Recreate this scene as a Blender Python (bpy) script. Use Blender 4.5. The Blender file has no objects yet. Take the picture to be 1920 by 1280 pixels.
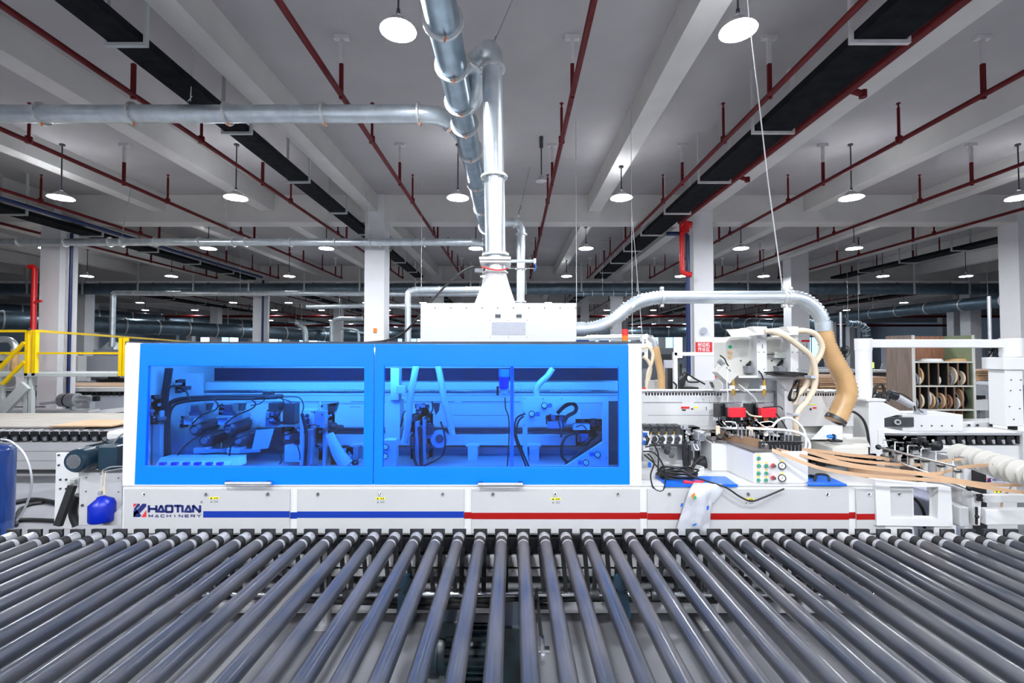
import bpy, math, random
from mathutils import Vector, Matrix
random.seed(7)
SC = bpy.context.scene
COL = SC.collection
# ------------------------------------------------------------------ camera
H = 1.88            # eye height
F = 880.0           # focal length in pixels of a 1920 px wide frame
PITCH = math.atan(22.0/F)
cam_d = bpy.data.cameras.new('camera'); cam = bpy.data.objects.new('camera', cam_d)
COL.objects.link(cam); SC.camera = cam
cam_d.sensor_width = 36.0; cam_d.lens = F/1920*36.0
cam_d.shift_x = -2/1920.0
cam_d.clip_start = 0.05; cam_d.clip_end = 300
cam.location = (0, 0, H); cam.rotation_euler = (math.pi/2+PITCH, 0, 0)
# ------------------------------------------------------------------ world, exposure
w = bpy.data.worlds.new('world'); SC.world = w; w.use_nodes = True
bg = w.node_tree.nodes['Background']
bg.inputs[0].default_value = (0.86, 0.92, 1.0, 1); bg.inputs[1].default_value = 1.0
SC.view_settings.view_transform = 'Standard'; SC.view_settings.look = 'None'
SC.view_settings.gamma = 1.0; SC.view_settings.use_curve_mapping = False
SC.view_settings.exposure = 1.08
LAMP_L = 150.0       # radiance of a pendant lamp's lens
TUBE_L = 75.0       # radiance of the tubes added to brighten the hood interior
SC.cycles.max_bounces = 8; SC.cycles.diffuse_bounces = 4; SC.cycles.glossy_bounces = 3
SC.cycles.transparent_max_bounces = 10; SC.cycles.transmission_bounces = 4
SC.cycles.sample_clamp_indirect = 4.0; SC.cycles.caustics_reflective = False; SC.cycles.caustics_refractive = False
# ------------------------------------------------------------------ measuring helpers
CP, SP = math.cos(PITCH), math.sin(PITCH)
def W(px, py, Y):
    """point of the hall at distance Y seen at that place of the photograph"""
    u = (px-962)/F; v = -(py-640)/F
    d = Vector((u, CP - v*SP, SP + v*CP))
    k = Y/d.y
    return Vector((d.x*k, Y, H + d.z*k))
def XW(px, Y, py=662): return W(px, py, Y).x
def ZW(py, Y): return W(962, py, Y).z
def on_z(px, py, z):
    u = (px-962)/F; v = -(py-640)/F
    d = Vector((u, CP - v*SP, SP + v*CP)); k = (z-H)/d.z
    return Vector((d.x*k, d.y*k, z))
# ------------------------------------------------------------------ materials
MATS = {}
def mat(name, col, rough=0.5, metal=0.0, noise=0.0, nscale=8.0, bump=0.0, coat=0.0, emit=None, stretch=None, spec=0.5, col2=None, detail=4):
    m = bpy.data.materials.new(name); m.use_nodes = True
    nt = m.node_tree; b = nt.nodes['Principled BSDF']
    b.inputs['Base Color'].default_value = (*col, 1); b.inputs['Roughness'].default_value = rough
    b.inputs['Metallic'].default_value = metal; b.inputs['Specular IOR Level'].default_value = spec
    if coat: b.inputs['Coat Weight'].default_value = coat; b.inputs['Coat Roughness'].default_value = 0.08
    if emit:
        b.inputs['Emission Color'].default_value = (*emit[0], 1); b.inputs['Emission Strength'].default_value = emit[1]
    if noise or bump:
        tc = nt.nodes.new('ShaderNodeTexCoord'); mp = nt.nodes.new('ShaderNodeMapping')
        nz = nt.nodes.new('ShaderNodeTexNoise'); nz.inputs['Scale'].default_value = nscale; nz.inputs['Detail'].default_value = detail
        nt.links.new(tc.outputs['Object'], mp.inputs[0]); nt.links.new(mp.outputs[0], nz.inputs['Vector'])
        if stretch: mp.inputs['Scale'].default_value = stretch
        if noise:
            mx = nt.nodes.new('ShaderNodeMix'); mx.data_type = 'RGBA'
            c2 = col2 or tuple(max(0, c*(1-noise)) for c in col)
            mx.inputs['A'].default_value = (*c2, 1); mx.inputs['B'].default_value = (*(min(1, c*(1+noise*0.3)) for c in col), 1)
            cr = nt.nodes.new('ShaderNodeMapRange'); cr.inputs[1].default_value = 0.35; cr.inputs[2].default_value = 0.65
            nt.links.new(nz.outputs[0], cr.inputs[0]); nt.links.new(cr.outputs[0], mx.inputs['Factor'])
            nt.links.new(mx.outputs['Result'], b.inputs['Base Color'])
            rr = nt.nodes.new('ShaderNodeMapRange'); rr.inputs[3].default_value = min(1, rough*1.25); rr.inputs[4].default_value = rough*0.8
            nt.links.new(nz.outputs[0], rr.inputs[0]); nt.links.new(rr.outputs[0], b.inputs['Roughness'])
        if bump:
            bp = nt.nodes.new('ShaderNodeBump'); bp.inputs['Strength'].default_value = bump; bp.inputs['Distance'].default_value = 0.01
            nt.links.new(nz.outputs[0], bp.inputs['Height']); nt.links.new(bp.outputs[0], b.inputs['Normal'])
    MATS[name] = m; return m
mat('plaster', (0.43, 0.415, 0.42), 0.9, noise=0.06, nscale=1.2, bump=0.05, spec=0.2)
mat('beam_paint', (0.66, 0.645, 0.62), 0.85, noise=0.05, nscale=2, spec=0.2)
mat('column_paint', (0.76, 0.755, 0.77), 0.75, noise=0.04, nscale=2, spec=0.25)
mat('wall_paint', (0.62, 0.64, 0.72), 0.8, noise=0.05, nscale=1, spec=0.2)
mat('bag_plastic', (0.55, 0.56, 0.60), 0.3, noise=0.1, nscale=14, bump=0.5)
mat('concrete', (0.27, 0.27, 0.29), 0.45, noise=0.18, nscale=1.6, bump=0.05)
mat('white_paint', (0.72, 0.72, 0.72), 0.35, noise=0.03, nscale=3)
mat('cabinet_paint', (0.53, 0.53, 0.535), 0.32, noise=0.04, nscale=3)
mat('cream_paint', (0.62, 0.61, 0.56), 0.4, noise=0.04, nscale=5)
mat('blue_paint', (0.0, 0.195, 1.0), 0.33, coat=0.0, spec=0.3, noise=0.03, nscale=2)
mat('stripe_blue', (0.003, 0.035, 0.33), 0.35, noise=0.02)
mat('stripe_red', (0.34, 0.002, 0.0015), 0.35, noise=0.02)
mat('navy_print', (0.012, 0.02, 0.14), 0.4, noise=0.02)
mat('black_plastic', (0.012, 0.013, 0.016), 0.4, noise=0.15, nscale=12)
mat('rubber', (0.01, 0.01, 0.011), 0.55, noise=0.2, nscale=15)
mat('tray_black', (0.009, 0.010, 0.012), 0.8, spec=0.1, noise=0.3, nscale=6)
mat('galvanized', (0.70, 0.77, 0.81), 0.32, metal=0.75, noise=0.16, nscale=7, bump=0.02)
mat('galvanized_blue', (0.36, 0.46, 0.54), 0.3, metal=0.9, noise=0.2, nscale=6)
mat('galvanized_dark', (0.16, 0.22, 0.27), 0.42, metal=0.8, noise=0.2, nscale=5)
mat('flange_steel', (0.72, 0.73, 0.72), 0.4, metal=0.5, noise=0.1, nscale=20)
mat('steel', (0.55, 0.56, 0.58), 0.25, metal=0.95, noise=0.1, nscale=20)
mat('chrome', (0.8, 0.81, 0.83), 0.12, metal=1.0, noise=0.03)
mat('aluminium', (0.72, 0.73, 0.75), 0.35, metal=0.7, noise=0.06, nscale=10)
mat('dark_steel', (0.09, 0.095, 0.10), 0.4, metal=0.6, noise=0.2, nscale=12)
mat('mid_grey', (0.22, 0.23, 0.25), 0.45, noise=0.15, nscale=10)
mat('slate_plate', (0.16, 0.145, 0.14), 0.35, metal=0.3, noise=0.25, nscale=7)
mat('motor_green', (0.006, 0.018, 0.024), 0.35, noise=0.2, nscale=10)
mat('motor_blue', (0.012, 0.036, 0.06), 0.32, noise=0.2, nscale=10)
mat('sprinkler_red', (0.115, 0.004, 0.006), 0.5, spec=0.25, noise=0.15, nscale=8)
mat('hydrant_red', (0.62, 0.008, 0.01), 0.35, noise=0.1, nscale=8)
mat('hanger_white', (0.62, 0.6, 0.6), 0.6, noise=0.1)
mat('yellow_paint', (0.88, 0.58, 0.004), 0.35, noise=0.06, nscale=5)
mat('warning_yellow', (0.9, 0.82, 0.02), 0.5, noise=0.02)
mat('grey_steel_paint', (0.46, 0.49, 0.48), 0.5, noise=0.08, nscale=4)
mat('tan_hose', (0.62, 0.38, 0.17), 0.35, noise=0.12, nscale=6, coat=0.2)
mat('cream_hose', (0.74, 0.62, 0.46), 0.35, noise=0.1, nscale=6)
mat('edge_band', (0.62, 0.40, 0.24), 0.45, noise=0.08, nscale=9)
mat('edge_band_dark', (0.33, 0.20, 0.12), 0.45, noise=0.1, nscale=9)
mat('wood_grain', (0.20, 0.145, 0.115), 0.55, noise=0.25, nscale=6, stretch=(6, 6, 0.6))
mat('wood_red', (0.33, 0.15, 0.09), 0.5, noise=0.25, nscale=6, stretch=(6, 6, 0.6))
mat('lumber', (0.42, 0.27, 0.15), 0.7, noise=0.5, nscale=4, stretch=(0.6, 3, 14))
mat('particle_board', (0.40, 0.37, 0.33), 0.6, noise=0.12, nscale=5, stretch=(0.5, 3, 3))
mat('olive', (0.19, 0.24, 0.14), 0.6, noise=0.05)
mat('spool_white', (0.60, 0.585, 0.54), 0.35, noise=0.03)
mat('bright_blue', (0.01, 0.13, 0.62), 0.3, noise=0.08, nscale=6)
mat('cyan_blue', (0.01, 0.2, 0.75), 0.3, noise=0.05)
mat('tank_blue', (0.004, 0.035, 0.19), 0.25, noise=0.1, nscale=4, coat=0.3)
mat('pipe_blue', (0.006, 0.02, 0.10), 0.35, noise=0.05)
mat('bottle_blue', (0.003, 0.02, 0.42), 0.3, noise=0.15, nscale=8)
mat('brass', (0.75, 0.48, 0.12), 0.3, metal=0.9, noise=0.1)
mat('copper', (0.7, 0.22, 0.08), 0.4, metal=0.5, noise=0.1)
mat('sign_red', (0.72, 0.03, 0.03), 0.45, noise=0.03)
mat('red_cover', (0.85, 0.02, 0.04), 0.4, noise=0.08, nscale=20)
mat('button_green', (0.0, 0.28, 0.13), 0.3, noise=0.05)
mat('orange_plastic', (0.9, 0.22, 0.02), 0.35, noise=0.05)
mat('lamp_shade', (0.55, 0.53, 0.52), 0.45, noise=0.05)
mat('paper_white', (0.9, 0.9, 0.9), 0.6, noise=0.02)
mat('lavender_plastic', (0.62, 0.64, 0.80), 0.4, noise=0.05, nscale=4)
mat('label_grey', (0.5, 0.52, 0.58), 0.5, noise=0.12, nscale=30, stretch=(1, 1, 8))
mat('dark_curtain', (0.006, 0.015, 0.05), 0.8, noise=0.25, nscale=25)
mat('belt_grey', (0.33, 0.33, 0.35), 0.5, noise=0.1)
mat('lens_glow', (0.9, 0.95, 1.0), 0.5, emit=((0.90, 0.94, 1.0), LAMP_L*1.6))
mat('lens_glow_mid', (0.9, 0.95, 1.0), 0.5, emit=((0.88, 0.94, 1.0), LAMP_L*0.5))
mat('lens_glow_far', (0.9, 0.95, 1.0), 0.5, emit=((0.86, 0.93, 1.0), LAMP_L*0.3))
mat('tube_glow', (1, 1, 1), 0.5, emit=((0.95, 0.98, 1.0), TUBE_L))
mat('window_glow', (0.5, 0.7, 0.9), 0.3, emit=((0.35, 0.68, 1.0), 1.1))
mat('window_glow_white', (0.8, 0.85, 0.9), 0.3, emit=((0.8, 0.92, 1.0), 1.5))
mat('screen_green', (0.3, 0.6, 0.1), 0.3, emit=((0.5, 0.85, 0.1), 0.8))
def roller_material():
    m = mat('pvc_roller', (0.125, 0.15, 0.205), 0.30, noise=0.0, coat=0.25)
    nt = m.node_tree; b = nt.nodes['Principled BSDF']; b.inputs['Coat Roughness'].default_value = 0.16
    gp = nt.nodes.new('ShaderNodeNewGeometry')
    mp = nt.nodes.new('ShaderNodeMapping'); mp.inputs['Scale'].default_value = (5, 2.2, 5)
    nz = nt.nodes.new('ShaderNodeTexNoise'); nz.inputs['Scale'].default_value = 1.0; nz.inputs['Detail'].default_value = 3
    nt.links.new(gp.outputs['Position'], mp.inputs[0]); nt.links.new(mp.outputs[0], nz.inputs['Vector'])
    cr = nt.nodes.new('ShaderNodeMapRange'); cr.inputs[1].default_value = 0.4; cr.inputs[2].default_value = 0.8
    nt.links.new(nz.outputs[0], cr.inputs[0])
    mx = nt.nodes.new('ShaderNodeMix'); mx.data_type = 'RGBA'
    mx.inputs['A'].default_value = (0.030, 0.035, 0.047, 1); mx.inputs['B'].default_value = (0.082, 0.077, 0.080, 1)
    nt.links.new(cr.outputs[0], mx.inputs['Factor']); nt.links.new(mx.outputs['Result'], b.inputs['Base Color'])
    rr = nt.nodes.new('ShaderNodeMapRange'); rr.inputs[3].default_value = 0.30; rr.inputs[4].default_value = 0.40
    nt.links.new(cr.outputs[0], rr.inputs[0]); nt.links.new(rr.outputs[0], b.inputs['Roughness'])
roller_material()
def pane_material():
    m = bpy.data.materials.new('tinted_pane'); m.use_nodes = True; nt = m.node_tree
    for n in list(nt.nodes): nt.nodes.remove(n)
    out = nt.nodes.new('ShaderNodeOutputMaterial'); mix = nt.nodes.new('ShaderNodeMixShader')
    tr = nt.nodes.new('ShaderNodeBsdfTransparent'); gl = nt.nodes.new('ShaderNodeBsdfGlossy'); fr = nt.nodes.new('ShaderNodeFresnel')
    nz = nt.nodes.new('ShaderNodeTexNoise'); nz.inputs['Scale'].default_value = 2.2
    tc = nt.nodes.new('ShaderNodeTexCoord'); bp = nt.nodes.new('ShaderNodeBump'); bp.inputs['Strength'].default_value = 0.12; bp.inputs['Distance'].default_value = 0.03
    nt.links.new(tc.outputs['Object'], nz.inputs['Vector']); nt.links.new(nz.outputs[0], bp.inputs['Height'])
    nt.links.new(bp.outputs[0], gl.inputs['Normal']); nt.links.new(bp.outputs[0], fr.inputs['Normal'])
    fr.inputs['IOR'].default_value = 1.5
    tr.inputs[0].default_value = (0.045, 0.32, 1.0, 1)
    gl.inputs[0].default_value = (1, 1, 1, 1); gl.inputs['Roughness'].default_value = 0.03
    nt.links.new(fr.outputs[0], mix.inputs[0]); nt.links.new(tr.outputs[0], mix.inputs[1]); nt.links.new(gl.outputs[0], mix.inputs[2])
    nt.links.new(mix.outputs[0], out.inputs[0]); MATS['tinted_pane'] = m
pane_material()
def film_material():
    m = bpy.data.materials.new('clear_film'); m.use_nodes = True; nt = m.node_tree
    for n in list(nt.nodes): nt.nodes.remove(n)
    out = nt.nodes.new('ShaderNodeOutputMaterial'); mix = nt.nodes.new('ShaderNodeMixShader'); mix.inputs[0].default_value = 0.55
    tr = nt.nodes.new('ShaderNodeBsdfTransparent'); p = nt.nodes.new('ShaderNodeBsdfPrincipled')
    p.inputs['Base Color'].default_value = (0.85, 0.87, 0.92, 1); p.inputs['Roughness'].default_value = 0.2
    nt.links.new(tr.outputs[0], mix.inputs[1]); nt.links.new(p.outputs[0], mix.inputs[2]); nt.links.new(mix.outputs[0], out.inputs[0])
    MATS['clear_film'] = m
film_material()
# ------------------------------------------------------------------ mesh builder
class MB:
    def __init__(s): s.v = []; s.f = []; s.sm = []; s.mi = []; s.m = 0
    def add(s, vs, fs, smooth=False):
        o = len(s.v); s.v += [tuple(v) for v in vs]
        for f in fs: s.f.append(tuple(i+o for i in f)); s.sm.append(smooth); s.mi.append(s.m)
        return s
    def box(s, x0, x1, y0, y1, z0, z1):
        if x0 > x1: x0, x1 = x1, x0
        if y0 > y1: y0, y1 = y1, y0
        if z0 > z1: z0, z1 = z1, z0
        return s.add([(x0,y0,z0),(x1,y0,z0),(x1,y1,z0),(x0,y1,z0),(x0,y0,z1),(x1,y0,z1),(x1,y1,z1),(x0,y1,z1)],
              [(0,3,2,1),(4,5,6,7),(0,1,5,4),(1,2,6,5),(2,3,7,6),(3,0,4,7)])
    def obox(s, c, size, rot=(0,0,0)):
        R = Matrix.Rotation(rot[2],3,'Z') @ Matrix.Rotation(rot[1],3,'Y') @ Matrix.Rotation(rot[0],3,'X')
        hx, hy, hz = size[0]/2, size[1]/2, size[2]/2
        vs = [Vector(c)+R@Vector(p) for p in [(-hx,-hy,-hz),(hx,-hy,-hz),(hx,hy,-hz),(-hx,hy,-hz),(-hx,-hy,hz),(hx,-hy,hz),(hx,hy,hz),(-hx,hy,hz)]]
        return s.add(vs, [(0,3,2,1),(4,5,6,7),(0,1,5,4),(1,2,6,5),(2,3,7,6),(3,0,4,7)])
    def pb(s, px0, py0, px1, py1, Y, d):
        """box whose front face at distance Y spans that patch of the photograph"""
        pm = (py0+py1)/2
        return s.box(W(px0,pm,Y).x, W(px1,pm,Y).x, Y, Y+d, ZW(py1,Y), ZW(py0,Y))
    def bar(s, a, b, wd, ht):
        a = Vector(a); b = Vector(b); d = (b-a).normalized()
        up = Vector((0,0,1)) if abs(d.z) < 0.95 else Vector((0,1,0))
        sx = d.cross(up).normalized()*wd/2; u = sx.cross(d).normalized()*ht/2
        vs = [a-sx-u, a+sx-u, a+sx+u, a-sx+u, b-sx-u, b+sx-u, b+sx+u, b-sx+u]
        return s.add(vs, [(0,1,2,3),(7,6,5,4),(0,4,5,1),(1,5,6,2),(2,6,7,3),(3,7,4,0)])
    def sweep(s, pts, r, seg=10, caps=True, flat=False):
        pts = [Vector(p) for p in pts]; n = len(pts); base = len(s.v)
        up = None
        for i, p in enumerate(pts):
            t = (pts[min(i+1,n-1)]-pts[max(i-1,0)])
            if t.length < 1e-9: t = Vector((0,0,1))
            t.normalize()
            if up is None:
                up = Vector((0,0,1)) if abs(t.z) < 0.9 else Vector((0,1,0))
            a = t.cross(up)
            if a.length < 1e-4: a = t.cross(Vector((1,0,0)))
            a.normalize(); b = a.cross(t).normalized(); up = b
            rr = r(i/(n-1)) if callable(r) else (r[i] if isinstance(r, (list, tuple)) else r)
            for k in range(seg):
                an = 2*math.pi*k/seg
                s.v.append(tuple(p + a*math.cos(an)*rr + b*math.sin(an)*rr))
        for i in range(n-1):
            for k in range(seg):
                k2 = (k+1) % seg
                s.f.append((base+i*seg+k, base+i*seg+k2, base+(i+1)*seg+k2, base+(i+1)*seg+k)); s.sm.append(not flat); s.mi.append(s.m)
        if caps:
            e = len(s.v); s.v += s.v[base:base+seg]+s.v[base+(n-1)*seg:base+n*seg]
            s.f.append(tuple(e+k for k in reversed(range(seg)))); s.sm.append(False); s.mi.append(s.m)
            s.f.append(tuple(e+seg+k for k in range(seg))); s.sm.append(False); s.mi.append(s.m)
        return s
    def cyl(s, a, b, r, r2=None, seg=14, caps=True):
        return s.sweep([a, b], [r, r if r2 is None else r2], seg, caps)
    def poly(s, pts, vec):
        """closed outline extruded along vec"""
        pts = [Vector(p) for p in pts]; vec = Vector(vec); n = len(pts)
        vs = pts + [p+vec for p in pts]
        fs = [tuple(range(n)), tuple(reversed(range(n, 2*n)))] + [(i, i+n, (i+1) % n+n, (i+1) % n) for i in range(n)]
        return s.add(vs, fs)
    def ppoly(s, pp, Y, d): return s.poly([W(x, y, Y) for x, y in pp], (0, d, 0))
    def ring(s, outer, inner, vec):
        n = len(outer); vec = Vector(vec)
        vs = [Vector(p) for p in outer]+[Vector(p) for p in inner]; vs = vs+[p+vec for p in vs]
        fs = []
        for i in range(n):
            j = (i+1) % n
            fs += [(i, j, n+j, n+i), (2*n+j, 2*n+i, 3*n+i, 3*n+j), (i, 2*n+i, 2*n+j, j), (n+j, 3*n+j, 3*n+i, n+i)]
        return s.add(vs, fs)
    def ball(s, c, r, seg=12, rings=7, sc=(1,1,1)):
        c = Vector(c); vs = []
        for i in range(rings+1):
            th = math.pi*i/rings
            for k in range(seg):
                a = 2*math.pi*k/seg
                vs.append(c+Vector((r*sc[0]*math.sin(th)*math.cos(a), r*sc[1]*math.sin(th)*math.sin(a), r*sc[2]*math.cos(th))))
        fs = [(i*seg+k, (i+1)*seg+k, (i+1)*seg+(k+1) % seg, i*seg+(k+1) % seg) for i in range(rings) for k in range(seg)]
        return s.add(vs, fs, True)
def root_loc(o):
    while o is not None and o.parent is not None: o = o.parent
    return Vector(o.location) if o is not None else Vector((0,0,0))
def build(mb, name, material, parent=None, bevel=0.0, loc=None):
    off = root_loc(parent) if parent else (Vector(loc) if loc is not None else None)
    if off is None:
        xs = [v[0] for v in mb.v]; ys = [v[1] for v in mb.v]; zs = [v[2] for v in mb.v]
        off = Vector(((min(xs)+max(xs))/2, (min(ys)+max(ys))/2, min(zs)))
    me = bpy.data.meshes.new(name)
    me.from_pydata([(v[0]-off.x, v[1]-off.y, v[2]-off.z) for v in mb.v], [], mb.f)
    me.polygons.foreach_set('use_smooth', mb.sm)
    for mm in ([material] if isinstance(material, str) else material): me.materials.append(MATS[mm])
    if len(me.materials) > 1: me.polygons.foreach_set('material_index', mb.mi)
    me.update()
    o = bpy.data.objects.new(name, me); COL.objects.link(o)
    if parent: o.parent = parent
    else: o.location = off
    if bevel:
        b = o.modifiers.new('edges', 'BEVEL'); b.width = bevel; b.segments = 2; b.limit_method = 'ANGLE'; b.angle_limit = math.radians(50)
    return o
def tag(o, label, cat, group=None, kind=None):
    o['label'] = label; o['category'] = cat
    if group: o['group'] = group
    if kind: o['kind'] = kind
    return o
def thing(name, label, cat, loc, group=None):
    o = bpy.data.objects.new(name, None); COL.objects.link(o); o.location = Vector(loc); o.empty_display_size = 0.1
    return tag(o, label, cat, group)
def struct(name, mb, material, label=None):
    o = build(mb, name, material); o['kind'] = 'structure'
    if label: o['label'] = label
    return o
def copy_tree(o, loc=None, parent=None):
    c = o.copy(); COL.objects.link(c)
    if parent: c.parent = parent
    if loc is not None: c.location = loc
    for ch in [x for x in o.children]: copy_tree(ch, None, c)
    return c
def smooth_path(pts, n=8):
    pts = [Vector(p) for p in pts]; out = []
    for i in range(len(pts)-1):
        p0 = pts[max(i-1, 0)]; p1 = pts[i]; p2 = pts[i+1]; p3 = pts[min(i+2, len(pts)-1)]
        for k in range(n):
            t = k/n
            out.append(0.5*((2*p1)+(p2-p0)*t+(2*p0-5*p1+4*p2-p3)*t*t+(3*p1-p0-3*p2+p3)*t*t*t))
    out.append(pts[-1]); return out
def resample(pts, step):
    L = [0]
    for a, b in zip(pts, pts[1:]): L.append(L[-1]+(b-a).length)
    n = max(2, int(L[-1]/step)); out = []; j = 0
    for i in range(n+1):
        d = L[-1]*i/n
        while j < len(L)-2 and L[j+1] < d: j += 1
        t = (d-L[j])/max(1e-9, L[j+1]-L[j]); out.append(pts[j].lerp(pts[j+1], t))
    return out
def corrugated(mb, pts, r, pitch, depth=0.12, seg=14, r_end=None):
    """hose with ribs"""
    P = resample(smooth_path(pts, 10), pitch/2)
    n = len(P); rs = []
    for i in range(n):
        t = i/(n-1); rr = r if r_end is None else (r_end(t) if callable(r_end) else r+(r_end-r)*t)
        rs.append(rr*(1+(depth if i % 2 else -depth)*0.5))
    return mb.sweep(P, rs, seg)
def wpts(lst, Y):
    out = []
    for p in lst: out.append(W(p[0], p[1], p[2] if len(p) > 2 else Y))
    return out
def hose(name, pts, r, material, parent, Y=4.0, n=6, seg=8):
    return build(MB().sweep(smooth_path(wpts(pts, Y), n), r, seg), name, material, parent)
def text(name, body, px, py_base, hpx, Y, material, parent, width_px=None, offset=0.0, extrude=0.0008):
    """lettering laid on a face at distance Y; baseline start at that place"""
    c = bpy.data.curves.new(name, 'FONT'); c.body = body; c.size = 1.0; c.offset = offset; c.extrude = 0.0
    c.resolution_u = 2
    o = bpy.data.objects.new(name, c); COL.objects.link(o)
    dg = bpy.context.evaluated_depsgraph_get(); dg.update()
    me = bpy.data.meshes.new_from_object(o.evaluated_get(dg)); bpy.data.objects.remove(o); bpy.data.curves.remove(c)
    vs = [v.co.copy() for v in me.vertices]; fs = [tuple(p.vertices) for p in me.polygons]; bpy.data.meshes.remove(me)
    if not vs: return None
    x0 = min(v.x for v in vs); x1 = max(v.x for v in vs); y0 = min(v.y for v in vs); y1 = max(v.y for v in vs)
    sc = Y/F; k = hpx*sc/max(1e-6, (y1-y0)); kx = k if width_px is None else width_px*sc/(x1-x0)
    a = W(px, py_base, Y)
    mb = MB(); mb.add([(a.x+(v.x-x0)*kx, Y, a.z+(v.y-y0)*k) for v in vs], fs)
    return build(mb, name, material, parent)
ORD = ['first', 'second', 'third', 'fourth', 'fifth', 'sixth', 'seventh', 'eighth', 'ninth', 'tenth', 'eleventh', 'twelfth', 'thirteenth', 'fourteenth', 'fifteenth', 'sixteenth', 'seventeenth', 'eighteenth', 'nineteenth', 'twentieth']
# ================================================================== the hall
CEIL = H+3.87; BEAM = H+3.2; LBEAM = H+3.46
struct('floor', MB().box(-46, 46, -13, 60, -0.15, 0), 'concrete')
struct('ceiling', MB().box(-46, 46, -13, 60, CEIL, CEIL+0.2), 'plaster')
struct('wall_left', MB().box(-46.3, -46, -13, 60, 0, CEIL), 'wall_paint')
struct('wall_right', MB().box(46, 46.3, -13, 60, 0, CEIL), 'wall_paint')
struct('wall_back', MB().box(-46, 46, 60, 60.3, 0, CEIL), 'wall_paint')
ROWS = [11.36, 20.7, 30.0, 39.3, 48.6]
COLX = [-35.4, -27.4, -19.4, -11.5, -3.61, 4.39, 12.3, 20.2, 28.2, 36.0]
for j, y in enumerate(ROWS):
    struct('cross_beam', MB().box(-46, 46, y+0.02, y+0.45, BEAM, CEIL), 'beam_paint')
    for i, x in enumerate(COLX):
        if abs(x/y) > 1.25: continue
        c = struct('column', MB().box(x, x+0.48, y, y+0.48, 0, CEIL), 'column_paint')
BX = [-35.4, -32.7, -30, -27.4, -24.7, -22, -19.4, -16.8, -14.15, -11.5, -8.8, -6.15, -3.62, 1.84, 4.5, 7.1, 9.75, 12.4, 15.05, 17.7, 20.3, 23, 25.6, 28.3, 31, 33.6, 36]
for x in BX:
    struct('ceiling_beam', MB().box(x, x+0.31, -13, 59.9, LBEAM, CEIL), 'beam_paint')
struct('wall_front', MB().box(-46, 46, -13.3, -13, 0, CEIL), 'wall_paint')
# windows in the end wall, seen between machines and hanging ducts
for k in range(13):
    x = -40+k*6.3
    mb = MB(); mb.ring([(x, 59.9, 1.2), (x+5, 59.9, 1.2), (x+5, 59.9, 4.0), (x, 59.9, 4.0)], [(x+.08, 59.9, 1.28), (x+4.92, 59.9, 1.28), (x+4.92, 59.9, 3.92), (x+.08, 59.9, 3.92)], (0, .1, 0))
    for q in range(1, 4): mb.box(x+q*1.25-.04, x+q*1.25+.04, 59.9, 60, 1.28, 3.92)
    o = struct('window_%d' % (k+1), mb, 'pipe_blue'); 
    for q in range(4):
        build(MB().box(x+q*1.25+.05, x+(q+1)*1.25-.05, 59.95, 59.98, 1.3, 3.9), 'pane', 'window_glow' if (k+q) % 3 else 'window_glow_white', o)
# ------------------------------------------------------------------ pendant lamps
def make_lamp(x, y, zt, lit=True, r=0.2):
    t = thing('pendant_lamp', '', 'lamp', (x, y, H+2.86))
    z = H+2.86
    build(MB().sweep([(x,y,z+.135),(x,y,z+.12),(x,y,z+.10),(x,y,z+.045),(x,y,z+.0)], [.035,.06,.085,r*.72,r], 20, False), 'lamp_shade', 'lamp_shade', t)
    build(MB().cyl((x,y,z+.003),(x,y,z+.012), r*.94, seg=20), 'lens', 'lens_glow' if lit else 'flange_steel', t)
    build(MB().cyl((x,y,z+.12),(x,y,zt), .011, seg=8).cyl((x,y,z+.12),(x,y,z+.2), .03, .02, seg=10), 'stem', 'black_plastic', t)
    build(MB().cyl((x,y,zt-.03),(x,y,zt), .045, seg=10), 'canopy', 'dark_steel', t)
    return t
LX = [-24.5, -21.2, -15.9, -12.75, -8.35, -5.12, -1.02, 2.0, 6.25, 9.35, 13.8, 16.9, 22.2, 25.3]
LY = [-7.4, -3.2, 0.2, 4.1, 8.6, 12.8, 17.45, 21.9, 26.6, 31.2, 36, 41, 46, 51]
protoA = protoB = None
def under_beam(x): return any(b-.02 < x < b+.33 for b in BX)
for j, y in enumerate(LY):
    row = []
    for i, x in enumerate(LX):
        if y > 1 and abs(x)/y*F > 1010: continue
        if y < 1 and abs(x) > 9.8: continue
        row.append((i, x))
    for n, (i, x) in enumerate(row):
        low = under_beam(x)
        if y == 4.1: loc = Vector((x, y, H+2.86))
        key = 'B' if low else 'A'
        if low and protoB is None: protoB = o = make_lamp(x, y, LBEAM)
        elif (not low) and protoA is None: protoA = o = make_lamp(x, y, CEIL)
        else: o = copy_tree(protoB if low else protoA, Vector((x, y, H+2.86)))
        if y == 4.1: o.scale = (.8, .8, 1)
        if y > 9:
            for ch in o.children:
                if ch.name.startswith('lens'):
                    ch.data = ch.data.copy(); ch.data.materials[0] = MATS['lens_glow_mid' if y < 18 else 'lens_glow_far']
        o['label'] = 'lit cone pendant lamp, %s from the left in the %s row counted from the hood' % (ORD[n], ORD[max(0, j-3)]) if y > 4 else 'lit pendant lamp behind the roller conveyor, %s lamp of row %s' % (ORD[n], ORD[j])
        o['group'] = 'pendant lamps hanging in rows'
p = W(1015, 340, 8.3)
t = thing('pendant_lamp', 'small unlit cone lamp on a short rod between main duct and red pipe', 'lamp', (p.x, p.y, p.z))
build(MB().sweep([(p.x,p.y,p.z+.12),(p.x,p.y,p.z+.1),(p.x,p.y,p.z+.04),(p.x,p.y,p.z)], [.02,.04,.06,.105], 16, False), 'lamp_shade', 'lamp_shade', t)
build(MB().cyl((p.x,p.y,p.z+.01),(p.x,p.y,p.z+.02), .09, seg=16), 'lens', 'flange_steel', t)
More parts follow.
